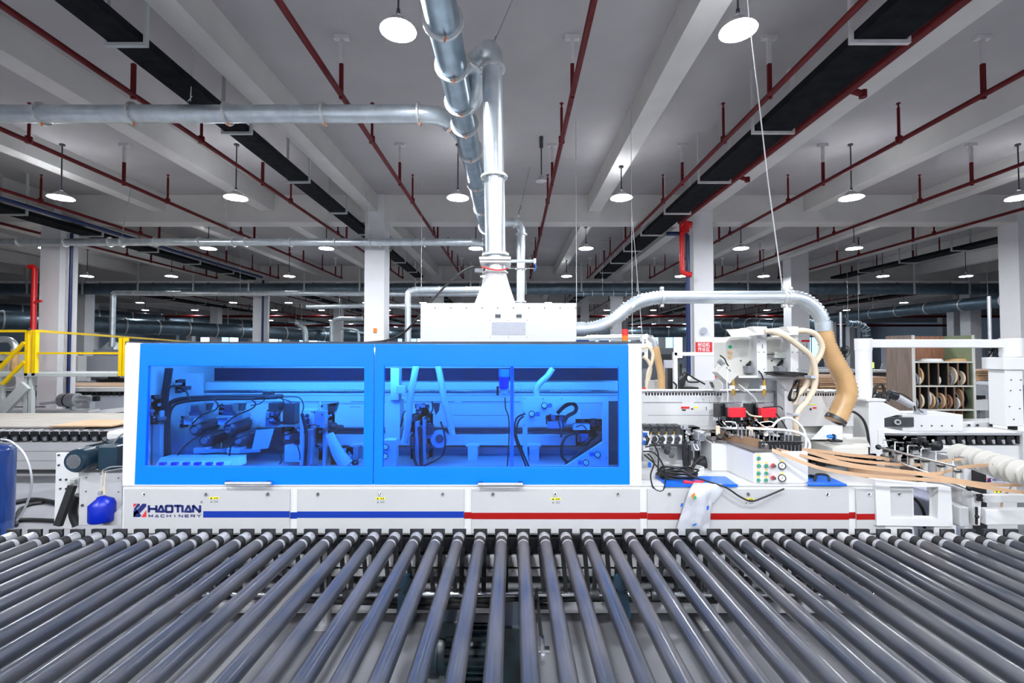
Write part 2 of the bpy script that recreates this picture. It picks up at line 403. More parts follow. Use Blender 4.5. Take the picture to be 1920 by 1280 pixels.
build(MB().cyl((p.x,p.y,p.z+.1),(p.x,p.y,CEIL), .012, seg=8).cyl((p.x,p.y,CEIL-.2),(p.x,p.y,CEIL), .035, seg=8), 'stem', 'dark_steel', t)
# ------------------------------------------------------------------ sprinkler pipes
PZ = H+3.14
def sprinkler(x, y0, y1, label, hang, rise):
    t = thing('sprinkler_pipe', label, 'pipe', (x, y0, PZ), 'red sprinkler pipes under the ceiling')
    build(MB().cyl((x,y0,PZ),(x,y1,PZ), .034, seg=10), 'pipe', 'sprinkler_red', t)
    for y in hang:
        mb = MB(); mb.box(x-.022, x+.022, y-.018, y+.018, PZ-.05, PZ+.38); mb.m = 1; mb.box(x-.022, x+.022, y-.018, y+.018, PZ+.38, CEIL-.01); mb.box(x-.09, x+.09, y-.03, y+.03, CEIL-.05, CEIL)
        build(mb, 'hanger', ['sprinkler_red', 'hanger_white'], t)
    for y in rise:
        mb = MB().cyl((x,y,PZ),(x,y,PZ+.5), .02, seg=8).cyl((x,y,PZ-.03),(x,y,PZ+.07), .045, seg=8).cyl((x,y,PZ+.5),(x,y,PZ+.58), .012, seg=6).cyl((x,y,PZ+.56),(x,y,PZ+.57), .03, seg=8)
        build(mb, 'sprinkler_head', 'sprinkler_red', t)
PX = [-20.3, -17.7, -15.0, -12.4, -9.82, -7.18, -4.62, -2.09, 0.72, 3.12, 5.72, 8.46, 11.1, 13.7, 16.3, 18.9, 21.5]
for n, x in enumerate(PX):
    if abs(x) < 15:
        sprinkler(x, -2, 19.6, 'long red sprinkler pipe over the machine bay, %s from the left' % ORD[n], [y for y in (2.7, 5.63, 8.58, 11.65+1.3, 16, 18.9) if abs(x)/y < 1.2], [y for y in (3.95, 6.88, 9.68, 12.3, 15, 17.6, 19.55) if abs(x)/y < 1.2])
    sprinkler(x, 21.5, 38.8, 'distant red sprinkler pipe beyond the second cross beam, %s from the left' % ORD[n], (23, 26, 33, 36), (22, 25, 28, 31.5, 35, 38))
for yy, zz in ((31.2, 2.45), (35.5, 2.1)):
    o = tag(build(MB().cyl((-34,yy,H+zz),(34,yy,H+zz), .09, seg=10), 'fire_main', 'sprinkler_red'), 'thick dark red fire main crossing the hall, %s' % ('the nearer one' if yy < 33 else 'the farther one'), 'pipe', 'fire mains')
# big red pipe under the cable tray and its riser beside the column
t = thing('fire_main', 'thick red water pipe running beside the broad cable tray', 'pipe', (3.95, 1, H+3.02))
build(MB().cyl((3.93, 1, H+3.08), (3.93, 11.0, H+3.08), .05), 'pipe', 'sprinkler_red', t)
build(MB().cyl((3.95, 11.0, H+3.05), (4.2, 11.0, H+3.02), .085).cyl((4.05,11,H+3.1),(4.05,11,H+2.85),.1), 'elbow', 'hydrant_red', t)
a = W(1279, 420, 11.1); b_ = W(1280, 505, 11.1)
build(MB().sweep(smooth_path([a, W(1279, 500, 11.1), W(1284, 512, 11.1), W(1296, 515, 11.1)], 5), .065, 10), 'riser', 'hydrant_red', t)
for py_ in (5.4, 8.1): build(MB().cyl((3.95, py_, H+3.06), (4.08, py_, H+3.02), .035).cyl((4.08,py_,H+2.98),(4.08,py_,H+3.06),.042), 'branch', 'sprinkler_red', t)
t = thing('water_pipe', 'dark blue pipe bending down the side of the signed column', 'pipe', W(1289, 700, 11.2))
build(MB().sweep([W(1250,438,11.2), W(1286,438,11.2), W(1289,442,11.2), W(1290,560,11.2), (W(1290,560,11.2).x, 11.2, 0.02)], .05, 10), 'pipe', 'pipe_blue', t)
# ------------------------------------------------------------------ cable trays
def tray(x0, x1, y0, y1, z, label, fr, frame_mat, side_hang):
    t = thing('cable_tray', label, 'cable tray', (x0, y0, z))
    mb = MB().box(x0, x1, y0, y1, z, z+.012).box(x0, x0+.012, y0, y1, z+.012, z+.09).box(x1-.012, x1, y0, y1, z+.012, z+.09)
    build(mb, 'trough', 'tray_black', t)
    for k in range(4): build(MB().cyl((x0+.07+k*(x1-x0-.14)/3, y0, z+.04), (x0+.07+k*(x1-x0-.14)/3, y1, z+.04), .022, seg=6), 'cable', 'rubber', t)
    e = .02
    for y in fr:
        mb = MB().box(x0-e-.03, x1+e+.03, y-.02, y+.02, z-.035, z-.002)
        mb.box(x0-e-.03, x0-e, y-.02, y+.02, z-.002, z+(.16 if side_hang == 'right' else CEIL-z)).box(x1+e, x1+e+.03, y-.02, y+.02, z-.002, CEIL)
        mb.box(x1+e-.06, x1+e+.09, y-.04, y+.04, CEIL-.012, CEIL)
        build(mb, 'hanger_frame', frame_mat, t)
tray(-3.98, -3.66, 1, 19, H+3.06, 'narrow black cable tray on steel U hangers, left of the main duct', [2.7+1.86*k for k in range(9)], 'grey_steel_paint', 'both')
tray(3.30, 3.78, 1, 19, H+3.02, 'broad black cable tray on pale U hangers beside a thick red pipe', [2.6+1.86*k for k in range(9)], 'hanger_white', 'both')
tray(-10.95, -10.45, 3, 19, H+2.98, 'black cable tray with a blue pipe, beyond the yellow railing', [4.4+1.86*k for k in range(8)], 'grey_steel_paint', 'both')
tray(12.9, 13.4, 3, 19, H+3.02, 'black cable tray over the far aisle beside the storage shelf', [4.4+1.86*k for k in range(8)], 'grey_steel_paint', 'both')
for n, x in enumerate((-19, -11, -4, 3.3, 11.4, 19.5)): tray(x, x+.45, 21.5, 48, H+2.95, 'distant black cable tray beyond the second cross beam, %s from the left' % ORD[n], [23+2.6*k for k in range(9)], 'grey_steel_paint', 'both')
tag(build(MB().cyl((-10.2, 2, H+3.08), (-10.2, 19, H+3.08), .045), 'water_pipe', 'pipe_blue'), 'dark blue pipe running alongside the far left cable tray', 'pipe')
# ------------------------------------------------------------------ galvanised ducts
def flange(mb, c, ax, r, th=.022, wide=.032):
    c = Vector(c); ax = Vector(ax).normalized()
    mb.cyl(c-ax*th/2, c+ax*th/2, r+wide, seg=22)
    for k in range(10):
        a = 2*math.pi*k/10
        u = ax.orthogonal().normalized(); v = ax.cross(u)
        p = c+(u*math.cos(a)+v*math.sin(a))*(r+wide*.55)
        mb.cyl(p-ax*th, p+ax*th, .005, seg=5)
    return mb
def duct(name, label, pts, r, fl, material='galvanized', seg=22, tabs=True, wires=()):
    t = thing(name, label, 'duct', pts[0])
    P = [Vector(p) for p in pts]
    L = [0]
    for a, b in zip(P, P[1:]): L.append(L[-1]+(b-a).length)
    def at(d):
        j = 0
        while j < len(L)-2 and L[j+1] < d: j += 1
        k = (d-L[j])/max(1e-9, L[j+1]-L[j]); return P[j].lerp(P[j+1], k), (P[j+1]-P[j]).normalized()
    cuts = [0]+[d for d in fl if 0 < d < L[-1]]+[L[-1]]
    for a, b in zip(cuts, cuts[1:]):
        pp = [at(a)[0]]+[P[i] for i in range(len(P)) if a+1e-4 < L[i] < b-1e-4]+[at(b)[0]]
        build(MB().sweep(pp, r, seg), 'duct_section', material, t)
    for d in fl:
        c, ax = at(min(d, L[-1])); f = build(flange(MB(), c, ax, r), 'flange', 'flange_steel', t)
        if tabs:
            q = c+Vector((.02, -.02, -r-.03)); build(MB().obox(q, (.012, .02, .04), (.3, .4, 0)), 'copper_strap', 'copper', f)
    return t
ZM = H+2.68
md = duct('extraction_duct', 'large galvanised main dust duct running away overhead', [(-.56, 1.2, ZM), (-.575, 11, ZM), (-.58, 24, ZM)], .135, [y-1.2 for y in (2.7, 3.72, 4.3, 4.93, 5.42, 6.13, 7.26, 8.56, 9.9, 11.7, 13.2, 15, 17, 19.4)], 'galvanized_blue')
# vertical drop to the machine
xv = XW(929, 4.4); zt = H+2.62
top = W(923, 130, 4.4)
vert = [W(929, 478, 4.4), top]
elb = smooth_path([top, top+Vector((-.004, .005, .14)), top+Vector((-.05, .07, .225)), top+Vector((-.14, .2, .2)), Vector((-.40, 4.86, ZM+.03)), Vector((-.56, 5.15, ZM))], 6)
L1 = (vert[1]-vert[0]).length
vd = duct('extraction_duct', 'vertical galvanised duct rising from the funnel to the main duct', vert+elb[1:], .095, [0.0, .74, L1, L1+.42])
# left upper duct
y2 = 5.35; z2 = H+2.76; xe = XW(783, y2)
P2 = [Vector((-9.5, y2, z2)), Vector((xe, y2, z2)), Vector((xe+.2, y2+.03, z2)), Vector((xe+.34, y2+.16, z2)), Vector((-.57, y2+.62, ZM))]
duct('extraction_duct', 'upper horizontal galvanised duct with flanges, branching into the main duct', P2, .098, [XW(px, y2)+9.5 for px in (68, 242, 420, 603, 783)]+[XW(783, y2)+9.5+.38])
tag(build(MB().cyl(W(357, 190, y2), W(368, -30, y2-.25), .006, seg=5).cyl(W(352, 190, y2), W(360, 180, y2), .006, seg=5), 'hanging_wire', 'steel'), 'thin steel wire holding up the upper horizontal duct', 'wire')
y3 = 11.1; z3 = H+2.64; xe = XW(885, y3)
P3 = [Vector((-16, y3, z3)), Vector((xe, y3, z3)), Vector((xe+.25, y3+.05, z3)), Vector((xe+.42, y3+.25, z3)), Vector((-.58, y3+.8, ZM))]
d3 = duct('extraction_duct', 'second horizontal galvanised duct, lower and farther, crossing the columns', P3, .088, [XW(px, y3)+16 for px in (31, 118, 202, 225, 288, 371, 435, 458, 543, 627, 693, 712, 795, 885)], tabs=False)
for n, (a, b) in enumerate((((228, 448), (245, 355)), ((434, 448), (415, 360)), ((693, 446), (686, 358)))):
    tag(build(MB().cyl(W(*a, y3), W(*b, y3-1.5), .006, seg=5), 'hanging_wire', 'steel'), 'thin wire holding the second horizontal duct, %s from the left' % ORD[n], 'wire', 'duct wires')
y4 = 9.3
P4 = [W(950, 417, y4)]+smooth_path([W(960, 416, y4), W(972, 420, y4), W(978, 432, y4), W(977, 445, y4)], 4)+[W(976, 600, y4), Vector((W(976, 600, y4).x, y4, H-.2))]
P4 = [Vector((-.5, y4+.1, ZM-.05))]+P4
duct('extraction_duct', 'galvanised duct dropping down behind the white box from a rounded elbow', P4, .082, [.55, .85, 1.55, 2.2], tabs=False)
# second vertical ducts farther away
def hook_duct(label, pts, Y, r, material='galvanized'):
    P = smooth_path([W(x, y, Y) for x, y in pts], 4); t = thing('extraction_duct', label, 'duct', P[0])
    build(MB().sweep(P, r, 12), 'duct_section', material, t)
    for q in (P[0], P[len(P)//3]): build(MB().cyl(q, (q.x, q.y, CEIL), .005, seg=5), 'hanger_rod', 'flange_steel', t)
    for k in range(1, 8): 
        i = k*len(P)//8; ax = (P[min(i+1, len(P)-1)]-P[i-1]).normalized(); build(MB().cyl(P[i]-ax*.01, P[i]+ax*.01, r*1.18, seg=12), 'flange', 'flange_steel', t)
hook_duct('slender duct bending down to the rear machine beyond the column', [(905, 543), (860, 543), (790, 543), (770, 546), (765, 555), (765, 600), (765, 662)], 10.5, .07)
hook_duct('thin duct crossing behind the columns and dropping beside the yellow railing', [(900, 551), (760, 551), (600, 550), (450, 550), (300, 550), (225, 549), (214, 552), (212, 562), (211, 600), (210, 650)], 16, .085, 'galvanized')
hook_duct('distant duct with a drop, seen left of the large column', [(905, 574), (800, 574), (700, 573), (640, 574), (575, 575)], 19, .09)
hook_duct('distant hooked duct over the left door of the hood', [(680, 597), (650, 597), (633, 598), (625, 603), (622, 612), (622, 660)], 22, .1)
hook_duct('far hooked duct with a sloping arm near the hood seam', [(555, 604), (565, 610), (572, 622), (573, 660)], 24, .13)
hook_duct('far small duct elbow dropping right of the first hooked duct', [(640, 615), (665, 618), (672, 626), (673, 660)], 24, .07)
hook_duct('duct behind the flexible pipe bending down to a brown hose', [(1081, 634), (1130, 633), (1200, 632), (1217, 633), (1226, 640), (1229, 652)], 7.2, .045)
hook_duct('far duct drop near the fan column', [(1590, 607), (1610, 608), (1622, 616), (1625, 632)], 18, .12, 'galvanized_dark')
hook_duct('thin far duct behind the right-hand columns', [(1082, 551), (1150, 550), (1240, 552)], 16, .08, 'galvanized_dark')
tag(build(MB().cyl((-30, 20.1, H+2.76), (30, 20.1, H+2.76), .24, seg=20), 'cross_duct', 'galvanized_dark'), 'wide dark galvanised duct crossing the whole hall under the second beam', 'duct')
cdt = bpy.data.objects['cross_duct']
for k in range(26): x = -30+k*2.35; build(MB().box(x-.03, x+.03, 19.8, 19.84, H+2.5, CEIL), 'hanger_rod', 'flange_steel', cdt)
def straight(label, a, b, r, n):
    t = thing('extraction_duct', label, 'duct', a); a = Vector(a); b = Vector(b)
    build(MB().cyl(a, b, r, seg=18), 'duct_section', 'galvanized_dark', t)
    for q in (a.lerp(b, .1), a.lerp(b, .5), a.lerp(b, .9)): build(MB().cyl(q, (q.x, q.y, CEIL), .012, seg=5), 'hanger_rod', 'flange_steel', t)
    for k in range(n): c = a.lerp(b, (k+.5)/n); ax = (b-a).normalized(); build(MB().cyl(c-ax*.03, c+ax*.03, r*1.07, seg=18), 'flange', 'flange_steel', t)
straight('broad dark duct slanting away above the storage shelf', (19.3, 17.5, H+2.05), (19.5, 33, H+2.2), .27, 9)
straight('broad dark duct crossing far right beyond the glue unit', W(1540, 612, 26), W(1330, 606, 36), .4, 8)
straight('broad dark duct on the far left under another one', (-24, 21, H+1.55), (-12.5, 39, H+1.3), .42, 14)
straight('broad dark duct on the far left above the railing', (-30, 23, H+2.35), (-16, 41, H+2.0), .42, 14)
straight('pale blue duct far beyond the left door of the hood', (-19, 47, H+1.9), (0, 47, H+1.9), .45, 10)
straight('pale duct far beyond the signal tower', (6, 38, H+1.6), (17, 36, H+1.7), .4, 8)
# flexible duct at the right side of the white box
YD = 4.05
fx = thing('flexible_duct', 'corrugated silver duct arching from the white box to the brown hose', 'duct', W(1081, 617, YD))
build(MB().sweep(wpts([(1079, 617), (1096, 617)], YD), .063, 18), 'collar', 'galvanized', fx)
build(corrugated(MB(), wpts([(1094, 617), (1120, 613), (1150, 600), (1180, 576), (1205, 563), (1240, 557)], YD), .057, .03, .2, 18), 'ribbed_section', 'galvanized', fx)
build(MB().sweep(wpts([(1238, 557), (1478, 557)], YD), .056, 20), 'straight_section', 'galvanized', fx)
build(corrugated(MB(), wpts([(1476, 557), (1500, 560), (1523, 573), (1538, 592), (1545, 612)], YD), .06, .03, .2, 18), 'ribbed_section', 'galvanized', fx)
build(MB().sweep(wpts([(1544, 603), (1546, 620)], YD), .068, 18), 'collar', 'galvanized', fx)
for px, py_ in ((1241, 557), (1469, 557), (1482, 557)):
    f = build(MB().cyl(W(px-2, py_, YD), W(px+2, py_, YD), .064, seg=18), 'clamp', 'flange_steel', fx)
    build(MB().cyl(W(px-3, py_-16, YD), W(px+3, py_-16, YD), .016, seg=8).cyl(W(px-3, py_+16, YD), W(px+3, py_+16, YD), .016, seg=8), 'bolt', 'hanger_white', f)
f = build(MB().cyl(W(1181, 574, YD), W(1185, 577, YD), .068, seg=18), 'clamp', 'flange_steel', fx)
tag(build(MB().sweep([W(1467, 540, YD), W(1440, 340, YD-.05), W(1408, 60, YD-.12), W(1396, -60, YD-.14)], .006, 6).cyl(W(1467, 535, YD), W(1470, 548, YD), .012, seg=6), 'hanging_wire', 'hanger_white'), 'white rope suspending the corrugated silver duct', 'rope')
tag(build(MB().cyl(W(1204, 625, 6.9), W(1183, 380, 6.9), .005, seg=5), 'hanging_wire', 'hanger_white'), 'thin wire holding the duct beyond the signal tower', 'wire')
tag(build(MB().cyl(W(925, 83, 4.5), W(965, -10, 4.6), .005, seg=5).cyl(W(925, 83, 4.5), W(930, 68, 4.5), .01, seg=5), 'hanging_wire', 'steel'), 'wire holding the elbow on top of the vertical duct', 'wire')
tag(build(MB().cyl(W(971, 408, y4), W(994, 312, y4), .006, seg=5).cyl(W(973, 400, y4), W(977, 385, y4), .02, seg=6), 'hanging_wire', 'steel'), 'wire with hook over the rounded elbow behind the vertical duct', 'wire')
h = thing('brown_hose', 'translucent brown ribbed suction hose bending down beside the boom post', 'hose', W(1546, 618, YD))
build(corrugated(MB(), wpts([(1546, 616), (1551, 645), (1567, 680), (1583, 710), (1588, 738), (1578, 765), (1566, 790)], YD), .062, .028, .14, 18, r_end=lambda t: .062+.016*math.sin(min(1, t*1.2)*math.pi/2)), 'hose_body', 'tan_hose', h)
build(MB().cyl(W(1569, 783, YD), W(1565, 789, YD), .084, seg=18), 'clamp', 'dark_steel', h)
h = thing('brown_hose', 'brown suction hose hanging beyond the signal tower', 'hose', W(1229, 652, 7.2))
build(corrugated(MB(), wpts([(1229, 650), (1234, 675), (1240, 705), (1240, 728)], 7.2), .055, .03, .06, 14), 'hose_body', 'tan_hose', h)
# ================================================================== roller conveyor in front
RZ = .60; RR = .040; RP = .1482; RY0 = 1.0; RY1 = 3.30
x_c = XW(941, 3.35, 985)
rc = thing('roller_conveyor', 'long conveyor of slate grey plastic rollers across the whole foreground', 'conveyor', (0, 3.36, 0))
first = None
for k in range(-33, 33):
    x = x_c + k*RP
    if first is None:
        mb = MB().cyl((0, RY0, RZ), (0, RY1-.155, RZ), RR, seg=24)
        r0 = bpy.data.objects.new('roller', None)
        def local(mb, name, m):
            me = bpy.data.meshes.new(name); me.from_pydata([(v[0], v[1]-3.36, v[2]) for v in mb.v], [], mb.f)
            me.polygons.foreach_set('use_smooth', mb.sm); me.materials.append(MATS[m]); me.update(); return me
        m_roll = local(mb, 'roller', 'pvc_roller')
        m_cap = local(MB().cyl((0, RY1-.075, RZ), (0, RY1, RZ), RR*.95, seg=24), 'end_sleeve', 'aluminium')
        m_taper = local(MB().cyl((0, RY1-.155, RZ), (0, RY1-.12, RZ), RR, RR*.9, seg=24), 'end_taper', 'belt_grey')
        m_band = local(MB().cyl((0, RY1-.125, RZ), (0, RY1-.073, RZ), RR*.99, seg=24), 'drive_band', 'rubber')
        m_brk = local(MB().box(-.047, .047, RY1+.005, RY1+.02, RZ-.10, RZ+.052), 'end_bracket', 'black_plastic')
        m_belt = local(MB().bar((-.035, RY1-.12, RZ-.02), (-.01, RY1-.12, .27), .03, .006).bar((.035, RY1-.12, RZ-.02), (.03, RY1-.12, .27), .03, .006), 'drive_belt', 'rubber')
        first = True
    o = bpy.data.objects.new('roller', m_roll); COL.objects.link(o); o.parent = rc; o.location = (x, 0, 0)
    for nm, me in (('end_sleeve', m_cap), ('end_taper', m_taper), ('drive_band', m_band)):
        c = bpy.data.objects.new(nm, me); COL.objects.link(c); c.parent = o
    c = bpy.data.objects.new('end_bracket', m_brk); COL.objects.link(c); c.parent = rc; c.location = (x, 0, 0)
    if abs(k) < 26:
        c = bpy.data.objects.new('drive_belt', m_belt); COL.objects.link(c); c.parent = rc; c.location = (x, 0, 0)
build(MB().box(-5.1, 5.1, RY1+.02, RY1+.06, RZ-.12, RZ-.02), 'far_rail', 'tray_black', rc)
build(MB().box(-5.1, 5.1, RY1+.0, RY1+.05, RZ-.22, RZ-.13), 'side_rail', 'cabinet_paint', rc, .004)
build(MB().box(-5.1, 5.1, RY1+.0, RY1+.05, .33, .40), 'side_rail', 'cabinet_paint', rc, .004)
build(MB().box(-5.1, 5.1, RY0-.06, RY0-.01, RZ-.08, RZ+.03), 'side_rail', 'cabinet_paint', rc, .004)
build(MB().cyl((-5, 3.18, .27), (5, 3.18, .27), .016, seg=12), 'drive_shaft', 'chrome', rc)
for k in range(-12, 13): build(MB().cyl((k*.41+.1, 3.18, .27), (k*.41+.16, 3.18, .27), .035, seg=12), 'shaft_pulley', 'dark_steel', rc)
for x in (-1.32, 1.36, -3.9, 4.0):
    build(MB().box(x-.03, x+.03, RY0, RY1, .40, .52), 'cross_member', 'cabinet_paint', rc, .004)
    build(MB().box(x-.04, x+.04, 3.27, 3.35, 0, .36).box(x-.08, x+.08, 3.22, 3.38, 0, .012), 'leg', 'cabinet_paint', rc, .004)
    build(MB().box(x-.04, x+.04, RY0, RY0+.08, 0, .5), 'leg', 'cabinet_paint', rc, .004)
build(MB().box(-5.1, 5.1, 3.36, 3.40, .045, .12), 'foot_rail', 'cabinet_paint', rc, .004)
for x0, x1, zz in ((-1.5, 1.4, .20), (-.9, .3, .16)):
    build(MB().sweep(smooth_path([(x0, 3.25, zz), (x0+.6, 3.27, zz-.03), (x1-.8, 3.24, zz+.01), (x1, 3.27, zz-.02)], 6), .02, 8), 'cable_bundle', 'rubber', rc)
for x in (XW(768, 3.2), XW(1156, 3.2)):
    build(MB().poly([(x-.05, 3.12, .30), (x+.05, 3.12, .30), (x+.07, 3.12, .15), (x+.02, 3.12, .08), (x-.06, 3.12, .12)], (0, .03, 0)).cyl((x, 3.1, .38), (x, 3.14, .38), .05, seg=12).box(x-.02, x+.02, 3.12, 3.15, .3, .38), 'bearing_bracket', 'motor_blue', rc)
# drive motor on the floor under the rollers
t = thing('drive_motor', 'dark green finned electric motor on the floor under the rollers', 'motor', (-.2, 2.6, 0))
YM = 2.62; zc = .25
build(MB().cyl((-.43, YM, zc), (-.10, YM, zc), .115, seg=24), 'housing', 'motor_green', t)
mb = MB()
for k in range(20):
    a = 2*math.pi*k/20; c_, s_ = math.cos(a), math.sin(a)
    mb.bar((-.36, YM+c_*.125, zc+s_*.125), (-.12, YM+c_*.125, zc+s_*.125), .006, .022) if abs(c_) < .7 else mb.bar((-.36, YM+c_*.125, zc+s_*.125), (-.12, YM+c_*.125, zc+s_*.125), .022, .006)
build(mb, 'cooling_fin', 'motor_green', t)['kind'] = 'stuff'
build(MB().sweep([(-.50, YM, zc), (-.49, YM, zc), (-.44, YM, zc), (-.40, YM, zc)], [.05, .11, .13, .13], 24), 'fan_cover', 'motor_green', t)
build(MB().box(-.40, -.24, YM-.07, YM+.06, zc+.10, zc+.19), 'terminal_box', 'motor_green', t, .008)
build(MB().box(-.10, .11, YM-.13, YM+.13, zc-.15, zc+.2), 'gearbox', 'motor_green', t, .012)
build(MB().box(-.36, .1, YM-.1, YM+.1, 0, .10), 'foot', 'motor_green', t, .004)
build(MB().cyl((-.505, YM-.05, zc), (-.50, YM-.05, zc), .03, seg=12), 'sticker', 'orange_plastic', t)
build(MB().cyl((.11, YM, zc), (.20, YM, zc), .02, seg=12).cyl((.15, YM, zc), (.17, YM, zc), .07, seg=20), 'sprocket', 'chrome', t)
build(MB().bar((.16, YM, zc-.06), (.16, 3.18, .235), .01, .02).bar((.16, YM, zc+.065), (.16, 3.18, .305), .01, .02), 'chain', 'rubber', t)
# ================================================================== edge banding machine
Y0 = 3.45
em = thing('edge_banding_machine', 'long white edge banding machine with two blue windowed hood doors', 'machine', (0, 3.9, 0))
def mp(name, mb, m, bevel=.0, parent=em): return build(mb, name, m, parent, bevel)
zt_ = ZW(912, Y0); zb_ = ZW(1003, Y0)
xl = XW(229, Y0, 950); xr = XW(1714, Y0, 950)
b = mp('base_cabinet', MB().box(xl, xr, Y0, 4.75, zb_, zt_), 'white_paint', .006)
mp('table_top', MB().box(xl, xr, Y0-.004, 4.8, zt_, zt_+.012), 'cabinet_paint', .003)
mp('underside_shade', MB().box(xl+.1, xr-.1, 3.9, 4.7, .12, zb_), 'tray_black')  # black block stands for the shadow under the base cabinet
for px in (320, 700, 1080, 1450):
    x = XW(px, 3.7); mp('levelling_foot', MB().cyl((x, 3.8, 0), (x, 3.8, .02), .06, seg=14).cyl((x, 3.8, 0), (x, 3.8, .3), .02, seg=10).box(x-.06, x+.06, 3.7, 4.6, .09, zb_), 'mid_grey')
panels = [(232, 543), (557, 870), (884, 1200), (1214, 1592), (1606, 1712)]
cols = []
for n, (a, c) in enumerate(panels):
    p = mp('access_panel', MB().pb(a, 916, c, 1000, Y0-.014, .014), 'cabinet_paint', .003)
    sx = [[270, 386, 502], [596, 713, 830], [924, 1041, 1159], [1255, 1403, 1552], [1630, 1686]][n]
    for q in sx:
        s = mp('lock', MB().cyl(W(q, 926, Y0-.02), W(q, 926, Y0-.013), .0125, seg=16), 'chrome', parent=p)
    for q in sx: mp('lock_slot', MB().cyl(W(q, 926, Y0-.022), W(q, 926, Y0-.019), .007, seg=10).obox(W(q, 926, Y0-.023), (.004, .003, .016), (0, .6, 0)), 'dark_steel', parent=p)
    # painted stripe
    if n == 0: st = [(381, 543, 958, 970, 'stripe_blue')]
    elif n == 1: st = [(557, 870, 958.5, 970.5, 'stripe_blue')]
    elif n == 2: st = [(884, 1200, 961, 973, 'stripe_red')]
    elif n == 3: st = [(1214, 1592, 962, 974, 'stripe_red')]
    else: st = [(1606, 1641, 963, 974, 'stripe_red')]
    for (p0, p1, q0, q1, m) in st: mp('painted_stripe', MB().pb(p0, q0, p1, q1, Y0-.0155, .001), m, parent=p)
for (p0, p1, m) in ((543, 557, 'stripe_blue'), (870, 884, 'stripe_red'), (1200, 1214, 'stripe_red'), (1592, 1606, 'stripe_red')):
    mp('painted_stripe', MB().pb(p0, 960, p1, 972, Y0-.0015, .001), m)
for n, px in enumerate((401, 713, 1042, 1404)):
    d = n*.8
    l = mp('warning_label', MB().pb(px-9, 931.5+d, px+9, 935.5+d, Y0-.0155, .001), 'warning_yellow')
    mp('pictogram', MB().ppoly([(px-7, 935+d), (px-3, 935+d), (px-5, 932+d)], Y0-.0165, .0008).pb(px+1, 932.7+d, px+3, 934.7+d, Y0-.0165, .0008).pb(px+4.5, 932.7+d, px+7, 934.7+d, Y0-.0165, .0008), 'black_plastic', parent=l)
    mp('fine_print', MB().ppoly([(px-7, 942+d), (px-2.5, 942+d), (px-4.7, 938+d)], Y0-.0155, .0008).pb(px, 938+d, px+8, 938.8+d, Y0-.0155, .0008).pb(px, 940.4+d, px+8, 941.6+d, Y0-.0155, .0008), 'mid_grey', parent=l)
# emblem and lettering on the left panel
YL = Y0-.0158
lg = mp('logo', MB().ppoly([(250, 955), (258, 944), (262, 944), (262, 948), (254, 955)], YL, .001).ppoly([(255, 957), (267, 944), (274, 944), (274, 949), (260, 964)], YL, .001).ppoly([(250, 958), (255, 953), (260, 960), (250, 969)], YL, .001).ppoly([(250, 969), (250, 962), (256, 957), (265, 966), (262, 969)], YL, .001), 'navy_print')
mp('logo_accent', MB().ppoly([(250, 944), (257, 944), (250, 951)], YL-.0004, .001).ppoly([(274, 956), (274, 969), (265, 969)], YL-.0004, .001), 'sign_red', parent=lg)
def strokes(name, glyphs, px, py0, py1, wpx, gap, Y, m, parent, th, italic=0.0):
    mb = MB(); x = px; hh = py1-py0
    for g in glyphs:
        for (a, b_, c_, d_) in g:
            ax, ay, bx, by = x+a*wpx+(1-b_)*hh*italic, py1-b_*hh, x+c_*wpx+(1-d_)*hh*italic, py1-d_*hh
            p_, q_ = W(ax, ay, Y), W(bx, by, Y); d_ = (q_-p_).normalized(); n_ = Vector((d_.z, 0, -d_.x))*th/2; mb.poly([p_-n_, q_-n_, q_+n_, p_+n_], (0, .001, 0))
        x += wpx+gap
    return build(mb, name, m, parent)
GL = {'H': [(0,0,0,1),(1,0,1,1),(0,.5,1,.5)], 'A': [(0,0,.55,1),(.55,1,1,0),(.25,.12,.85,.12)], 'O': [(0,.08,1,.08),(1,0,1,1),(1,.92,0,.92),(0,1,0,0)],
      'T': [(-.05,.92,1.05,.92),(.5,0,.5,1)], 'I': [(.5,0,.5,1)], 'N': [(0,0,0,1),(0,1,1,0),(1,0,1,1)], 'M': [(0,0,0,1),(0,1,.5,.2),(.5,.2,1,1),(1,1,1,0)],
      'C': [(1,.9,0,.9),(0,.95,0,.05),(0,.1,1,.1)], 'E': [(1,.92,0,.92),(0,.95,0,.05),(0,.08,1,.08),(0,.5,.9,.5)], 'R': [(0,0,0,1),(0,.92,1,.92),(1,.95,1,.45),(1,.45,0,.45),(.5,.45,1,0)], 'Y': [(0,1,.5,.5),(1,1,.5,.5),(.5,.5,.5,0)]}
ze = Y0/F
def word(s): return [GL[c] for c in s]
strokes('lettering', [GL['H']], 279, 947, 960.5, 14, 0, YL, 'navy_print', lg, .0165)
strokes('lettering', [GL['A']], 295, 947, 960.5, 13, 0, YL, 'navy_print', lg, .0155)
strokes('lettering', [GL['O']], 311, 947, 960.5, 12, 0, YL, 'navy_print', lg, .0165)
strokes('lettering', [GL['T']], 327, 947, 960.5, 13, 0, YL, 'navy_print', lg, .0165)
strokes('lettering', [GL['I']], 337, 947, 960.5, 10, 0, YL, 'navy_print', lg, .0165)
strokes('lettering', [GL['A']], 346, 947, 960.5, 13, 0, YL, 'navy_print', lg, .0155)
strokes('lettering', [GL['N']], 362, 947, 960.5, 13, 0, YL, 'navy_print', lg, .0165)
strokes('lettering', word('MACHINERY'), 279, 964.5, 969.5, 7, 4.3, YL, 'navy_print', lg, .0048)
mb = MB(); c = W(378, 941, YL)
mb.ring([c+Vector((.009*math.cos(k*.524), 0, .009*math.sin(k*.524))) for k in range(12)], [c+Vector((.0072*math.cos(k*.524), 0, .0072*math.sin(k*.524))) for k in range(12)], (0, .001, 0))
